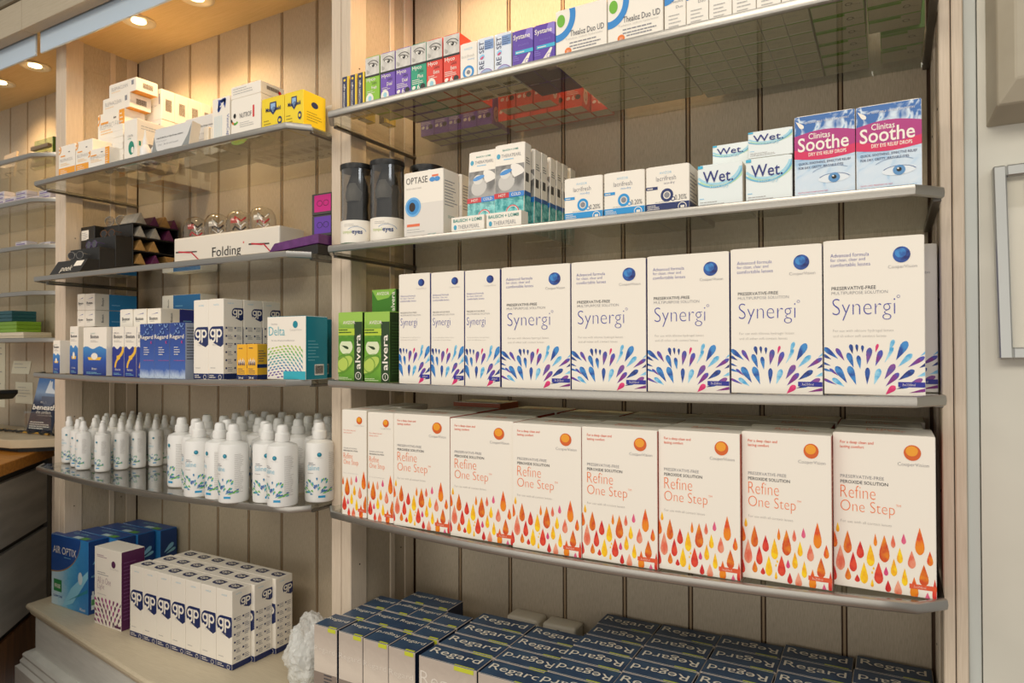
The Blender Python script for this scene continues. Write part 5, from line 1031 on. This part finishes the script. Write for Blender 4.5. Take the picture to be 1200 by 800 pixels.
def aio():
    w, d, h = .112, .058, .189; PU = mat('#57224f', .4); o = carton('lens_solution_carton', w, d, h, WHITE, PU, WHITE, left=WHITE); p = fr(o); PV = [mat('#7a2466', .4), mat('#a02a80', .4), mat('#4f1f4a', .4)]; r = random.Random(4); p.clip = (.0004, .004, w-.0004, h*.36)
    for j in range(5):
        for i in range(8): p.drop(w*(.04+.135*i+.06*(j % 2)), h*(.05+.068*j), .015, .0065, -1.1+.28*i+r.uniform(-.1, .1), PV[r.randrange(3)], 1)
    p.clip = None; p.ell(w*.72, h*.82, .0085, .0085, PU, 1, 18); p.text('CooperVision', w*.6, h*.745, w=w*.3, m=LGREY); p.text('All in One', w*.12, h*.54, w=w*.5, h=.016, m=mat('#a88a9a', .4), off=-.014); p.text('Light', w*.12, h*.45, w=w*.26, h=.016, m=mat('#a88a9a', .4), off=-.014); p.lines(w*.1, h*.9, w*.4, 2, .004, mat('#8a4a7c', .4), 1, .3); p.lines(w*.12, h*.68, w*.45, 2, .005, GREY, 1, .3); p.lines(w*.12, h*.40, w*.5, 1, .004, LGREY, 1, .3); p.rect(w*.76, h*.03, w*.24, h*.03, mat('#4f1f4a', .4), 2); p.build('printed_front', o)
    s = sd(w); s.lines(.006, h*.85, d-.012, 16, .009, mat('#8a5a86', .4), 0, .2); s.build('printed_side', o); return o
put(aio(), (-.8120, -.2270, zb), 'white and purple petal carton between blue packs and rinse cartons', 'carton', None)
g2 = gp(.0505, .0475, .1655)
for j in range(3):
    for i in range(7): put(g2, (-.6640+i*.0518+j*.010, -.2270+j*.0487, zb), 'white and navy rinse carton on the base, %s from the left in the %s row' % (ORD[i], ['front', 'middle', 'rear'][j]), 'carton', 'white and navy rinse cartons on the base')

# ------------------------------------------------------------ far left bay
WOOD = duo('#a8681e', '#c98a34', 10, .35, (1, 14, 14), .3, .7, name='oak_worktop')
A0 = Vector((-1.068, -.330, 0)); B0 = Vector((-1.388, -.006, 0)); U = (B0-A0).normalized(); NN = Vector((-U.y, U.x, 0))*-1   # NN points outward to the room? fixed below
if NN.x*1+NN.y*-1 < 0: NN = -NN
def dpt(t, n, z): p_ = A0+U*t+NN*n; return (p_.x, p_.y, z)
L = (B0-A0).length
def diag(name, t0, t1, n0, n1, z0, z1, m, parent=None, bev=0):
    b = MB(); a = [dpt(t0, n1, 0), dpt(t1, n1, 0), dpt(t1, n0, 0), dpt(t0, n0, 0)]; b.prism([(q[0], q[1]) for q in a], z0, z1, m); return b.build(name, parent, bev)
ZD = 1.205
desk = empty('reception_counter', (-1.6, -.2, 0)); tag(desk, 'wood-edged reception counter with steel drawer fronts behind the left post', 'counter')
b = MB(); e0, e1 = dpt(-1.0, 0, 0), dpt(L-.006, 0, 0)
b.prism([(e0[0]+1.6-2.2, e0[1]+.2), (e0[0]+1.6, e0[1]+.2), (e1[0]+1.6, e1[1]+.2), (e1[0]+1.6-1.0, e1[1]+.2)], ZD-.032, ZD, WOOD); b.build('worktop', desk, .002)
STEEL = duo('#a5a29b', '#bab6ae', 3, .4, (1, 1, 8), metal=.35, name='brushed_steel')
for nm, z0, z1, m, n in (('shadow_gap', ZD-.052, ZD-.0325, BLACK, -.02), ('drawer_front', .982, ZD-.053, STEEL, -.008), ('shadow_gap', .966, .9815, BLACK, -.02), ('drawer_front', .755, .9655, STEEL, -.008), ('shadow_gap', .735, .7545, BLACK, -.02), ('lower_panel', .02, .7345, duo('#5e3c1e', '#754c28', 8, .5, (10, 10, 1)), -.012)):
    o = diag(nm, -.8, L-.11 if nm != 'lower_panel' else L-.03, n-.02, n, z0, z1, m); o.parent = desk; o.matrix_parent_inverse = Matrix.Translation((1.6, .2, 0)) if False else Matrix.Identity(4); o.location = (1.6, .2, 0)
o = diag('end_post', L-.109, L-.085, -.03, -.006, .755, ZD-.033, METALD); o.parent = desk; o.location = (1.6, .2, 0)
o = diag('dark_recess', L-.084, L-.008, -.05, -.03, .02, ZD-.033, BLACK); o.parent = desk; o.location = (1.6, .2, 0)
# chamfered white desk pad / plinth board
pad = MB(); pad.prism([(-2.3, -.02), (-2.3, -.29), (-1.345, -.295) if False else (-1.275, -.205), (-1.235, -.172), (-1.190, -.120), (-1.190, -.02)], ZD+.014, ZD+.038, duo('#bfae90', '#cbbb9d', 8, .5))
pd = tag(pad.build('counter_shelf', bevel=.0015), 'cream chamfered board resting on the wood counter', 'shelf')
f_ = MB(); f_.prism([(-2.2, -.03), (-2.2, -.2), (-1.29, -.18), (-1.25, -.15), (-1.22, -.11), (-1.22, -.03)], ZD+.0003, ZD+.0138, BLACK); f_.build('board_feet', pd)
# leaflet stand
ZP = ZD+.0384
o = empty('leaflet_stand', (-1.378, -.085, ZP), math.radians(4)); o.scale = (1.25, 1, 1.06); tag(o, 'clear stand holding a dark iceberg leaflet on the counter', 'leaflet')
ICE = ramp([(0, '#141a30'), (.5, '#20283f'), (.62, '#4a5268'), (.78, '#8098b8'), (1, '#3f70b0')], 'Z', 0, .165, .35, 'iceberg_print', .12)
b = MB(); b.box(-.052, .052, 0, .0012, .001, .166, ICE); lf = b.build('leaflet', o); lf.rotation_euler = (math.radians(-14), 0, 0)
p = MB().frame((-.052, 0, 0), (1, 0, 0), (0, 0, 1)); p.text('beneath', .004, .068, w=.094, h=.0155, m=WHITE, l=1, off=.02, res=3); p.text("What's", .03, .087, w=.026, m=WHITE, l=1); p.text('the surface', .022, .057, w=.06, m=WHITE, l=1); p.text('is the health of your eyes', .030, .049, w=.06, m=WHITE, l=1); p.lines(.008, .030, .085, 4, .006, WHITE, 1, .45)
p.poly([(.040, .118), (.049, .158), (.054, .150), (.060, .154), (.064, .134), (.078, .124), (.086, .116)], mat('#d4dde6', .4), 1); p.poly([(.028, .108), (.092, .108), (.086, .094), (.074, .078), (.048, .078), (.034, .094)], mat('#5c6478', .4), 1)
q = p.build('printed_front', lf)
b = MB(); b.box(-.055, .055, -.004, -.002, 0, .062, CLEAR); b.box(-.055, .055, -.004, .05, 0, .0015, CLEAR); q = b.build('acrylic_holder', o); 
# cable and phone on the pad
o = empty('cable', (-1.4, -.15, ZP)); tag(o, 'black coiled cable lying on the cream counter board', 'cable')
pts = [(-.25+.012*k, .02+.006*math.sin(k*1.3)+.001*k, .004+.003*abs(math.sin(k*1.9))) for k in range(34)]; b = MB(); b.tube(pts, .0034, BLACK, 6); b.build('coiled_lead', o, smooth=True)
pts = [(-.25+.012*k, .045-.004*math.sin(k*.4), .004) for k in range(32)]; b = MB(); b.tube(pts, .0028, mat('#b8892e', .4), 6); b.build('yellow_lead', o, smooth=True)
o = empty('card_terminal', (-1.56, -.14, ZP)); tag(o, 'dark angular device cut off at the left edge of the photo', 'device')
b = MB(); b.prism([(-.16, .10), (.02, .10), (.05, .118), (.05, .130), (-.16, .124)], -.05, .06, mat('#1d1b19', .35), 'y'); b.build('screen_head', o, .002); b = MB(); b.prism([(-.05, 0), (.01, 0), (-.02, .0995), (-.05, .0995)], -.02, .02, mat('#1d1b19', .4), 'y'); b.build('stand', o)
# notes on the back wall
PAP = mat('#d9d3bd', .7)
def note(x0, x1, z0, z1, lab, n=3, sk=0):
    o = empty('paper_note', ((x0+x1)/2, -.0008, (z0+z1)/2)); tag(o, lab, 'paper', 'papers pinned by the counter'); w_, h_ = (x1-x0)/2, (z1-z0)/2
    b = MB(); b.prism([(-w_-sk, -h_), (w_-sk, -h_), (w_+sk, h_), (-w_+sk, h_)], -.0008, 0, PAP, 'y'); b.build('sheet', o); p = MB().frame((-w_, -.0009, -h_), (1, 0, 0), (0, 0, 1)); p.lines(.015, h_*1.5, w_*1.5, n, h_*1.1/n, GREY, 1, .14); p.build('printed_text', o)
note(-1.725, -1.607, 1.418, 1.462, 'small cream paper note on the far left boards, upper one', 2, .008); note(-1.703, -1.590, 1.318, 1.39, 'cream paper sheet on the far left boards, lower one', 4)
note(-1.90, -1.775, 1.30, 1.60, 'tall pale printed sheet at the left edge of the photo', 8)
# goods in the far left bay
FX = XL-T
def fz(k): return (2.034, 1.911, 1.785, 1.658, 1.530)[k]+.0006
bk = {}
def book(w, d, h, c):
    k = (w, d, h, c)
    if k not in bk: b = MB(); b.box(0, w, 0, d, 0, h, mat(c, .4)); bk[k] = b.build('flat_box', None, .0008); q = MB(); q.frame((0, 0, 0), (1, 0, 0), (0, 0, 1)); q.lines(w*.1, h*.5, w*.5, 1, h*.4, CREAM, 1, .4); q.build('printed_edge', bk[k])
    return bk[k]
z = fz(4); GBK = 'flat boxes stacked in the far left bay'
put(book(.30, .08, .0113, '#d8cdb4'), (-1.693, -.12, z), 'lower cream flat box on the lowest far left shelf', 'box', GBK); put(book(.30, .08, .0113, '#dcd2ba'), (-1.695, -.12, z+.0118), 'upper cream flat box under the green stack', 'box', GBK)
for k in range(3): put(book(.18, .07, .0108, '#7da82e'), (-1.627, -.115, z+.0238+k*.0113), '%s lime green flat box counted from below' % ORD[k], 'box', GBK)
for k in range(3): put(book(.18, .07, .0108, '#1f5a66'), (-1.656, -.115, z+.0580+k*.0113), '%s dark teal flat box counted from below' % ORD[k], 'box', GBK)
lb_ = {}
def lens(): b = MB(); b.box(0, .062, 0, .03, 0, .0115, mat('#c9c4cc', .4)); o = b.build('lens_box', None, .0006); q = fr(o); q.rect(.004, .002, .05, .003, mat('#6a5a94', .4), 0); q.rect(.004, .0075, .03, .002, GREY, 0); q.build('printed_edge', o); return o
lo = lens()
for sh, cols in ((1, (3, 5, 4, 6, 5, 7, 6, 3)), (2, (2, 3, 2, 4, 3, 2))):
    for i, n in enumerate(cols):
        for j in range(n-1):
            for r_ in (0,): put(lo, (FX-.055-.062-i*.066, -.150, fz(sh)+j*.0122), 'small grey lens box, %s stack from the post, %s layer, %s far left shelf' % (ORD[i], ORD[j], ORD[sh]), 'box', 'small lens boxes in the far left bay')
for i in range(5): put(lo, (FX-.055-.062-i*.066, -.11+.0, fz(1)+.0), 'small grey lens box behind the front stacks', 'box', 'small lens boxes behind') if False else None
# sample glasses arms / white leaning card and acrylic block on top far shelf
b = MB(); b.prism([(-.045, 0), (.03, 0), (.05, .075), (-.025, .07)], -.006, .0, mat('#d8bfa0', .5), 'y'); o = b.build('leaning_card'); o.location = (-1.475, -.12, fz(0)); tag(o, 'pale leaning card on the top far left shelf', 'card')
ACR = glassmat('green_acrylic', (.80, .90, .66), 1.5, .02)
o = empty('acrylic_block', (-1.262, -.13, fz(0))); tag(o, 'green-edged clear acrylic glasses stand on the top far left shelf', 'stand')
b = MB(); b.box(-.05, .05, 0, .006, 0, .085, ACR); b.build('clear_plate', o); b = MB(); b.box(.0505, .054, 0, .008, 0, .085, mat('#3c5a1e', .2)); b.build('green_edge', o)
for k in range(3):
    b = MB(); b.box(-.048, .048, -.012, -.0005, .006+k*.024, .016+k*.024, mat('#7d6a52', .4)); b.build('glasses_bar', o)
for i in range(5):
    o = empty('acrylic_rest', (-1.15-i*.075, -.15, fz(0))); tag(o, 'curved clear glasses rest on the top far left shelf, %s from the post' % ORD[i], 'stand', 'curved clear glasses rests'); b = MB(); b.tube([(-.03+.006*k, .03-.008*k+.0006*k*k, .003) for k in range(11)], .0022, mat('#4a3c28', .3), 5); b.build('rest_rod', o, smooth=True)

# ------------------------------------------------------------ right wall fittings
BEIGE = duo('#a59c88', '#aea591', 10, .55, name='beige_metal')
o = empty('wall_cabinet', (1.3, -.19, 1.9)); tag(o, 'beige metal box with sloping edges on the right wall, cut by the top edge', 'box')
b = MB(); x0, x1, z0, z1 = -.292, .3, -.137, .35
b.v = [(x0, 0, z0), (x1, 0, z0), (x1, 0, z1), (x0, 0, z1), (x0+.006, -.045, z0+.012), (x1, -.045, z0+.012), (x1, -.045, z1), (x0+.006, -.045, z1), (x0+.022, -.058, z0+.036), (x1, -.058, z0+.036), (x1, -.058, z1), (x0+.022, -.058, z1)]
for f in ((0, 1, 5, 4), (3, 0, 4, 7), (4, 5, 9, 8), (7, 4, 8, 11), (8, 9, 10, 11), (2, 3, 7, 11, 10, 6), (1, 2, 6, 10, 9, 5), (3, 2, 1, 0)): b.f.append(f); b.m.append(b.mi(BEIGE))
b.build('housing', o, .0015)
b = MB(); b.box(-.232, .2, -.0605, -.0585, -.072, -.035, mat('#cbc2ac', .4)); b.build('label_plate', o, .001)
o = empty('picture_frame', (1.28, -.19, 1.6)); tag(o, 'silver framed pale print on the right wall', 'picture'); o.rotation_euler = (0, math.radians(-1.2), 0)
FRM = mat('#b7b8b4', .3, .7, name='silver_frame'); x0, x1, z0, z1, t = -.265, .25, -.1085, .118, .013
for a, c, e, f in ((x0, x0+t, z0, z1), (x1-t, x1, z0, z1), (x0+t, x1-t, z0, z0+t), (x0+t, x1-t, z1-t, z1)):
    b = MB(); b.box(a, c, -.016, -.0005, e, f, FRM); b.build('frame_rail', o, .0015)
b = MB(); b.box(x0+t, x1-t, -.006, -.001, z0+t, z1-t, mat('#d3cdbb', .7)); b.build('mount', o)
p = MB().frame((0, -.006, 0), (1, 0, 0), (0, 0, 1)); p.rect(x0+.03, z0+.022, x1-x0-.06, .0006, GREY, 1); p.rect(x0+.03, z0+.022, .0006, z1-z0-.044, GREY, 1); p.lines(x0+.05, 0, .2, 2, .01, GREY, 1, .3); p.build('printed_line', o)
b = MB(); b.box(x0+t, x1-t, -.0085, -.0075, z0+t, z1-t, glassmat('picture_glass', (.99, .99, .99), 1)); b.build('glazing', o)
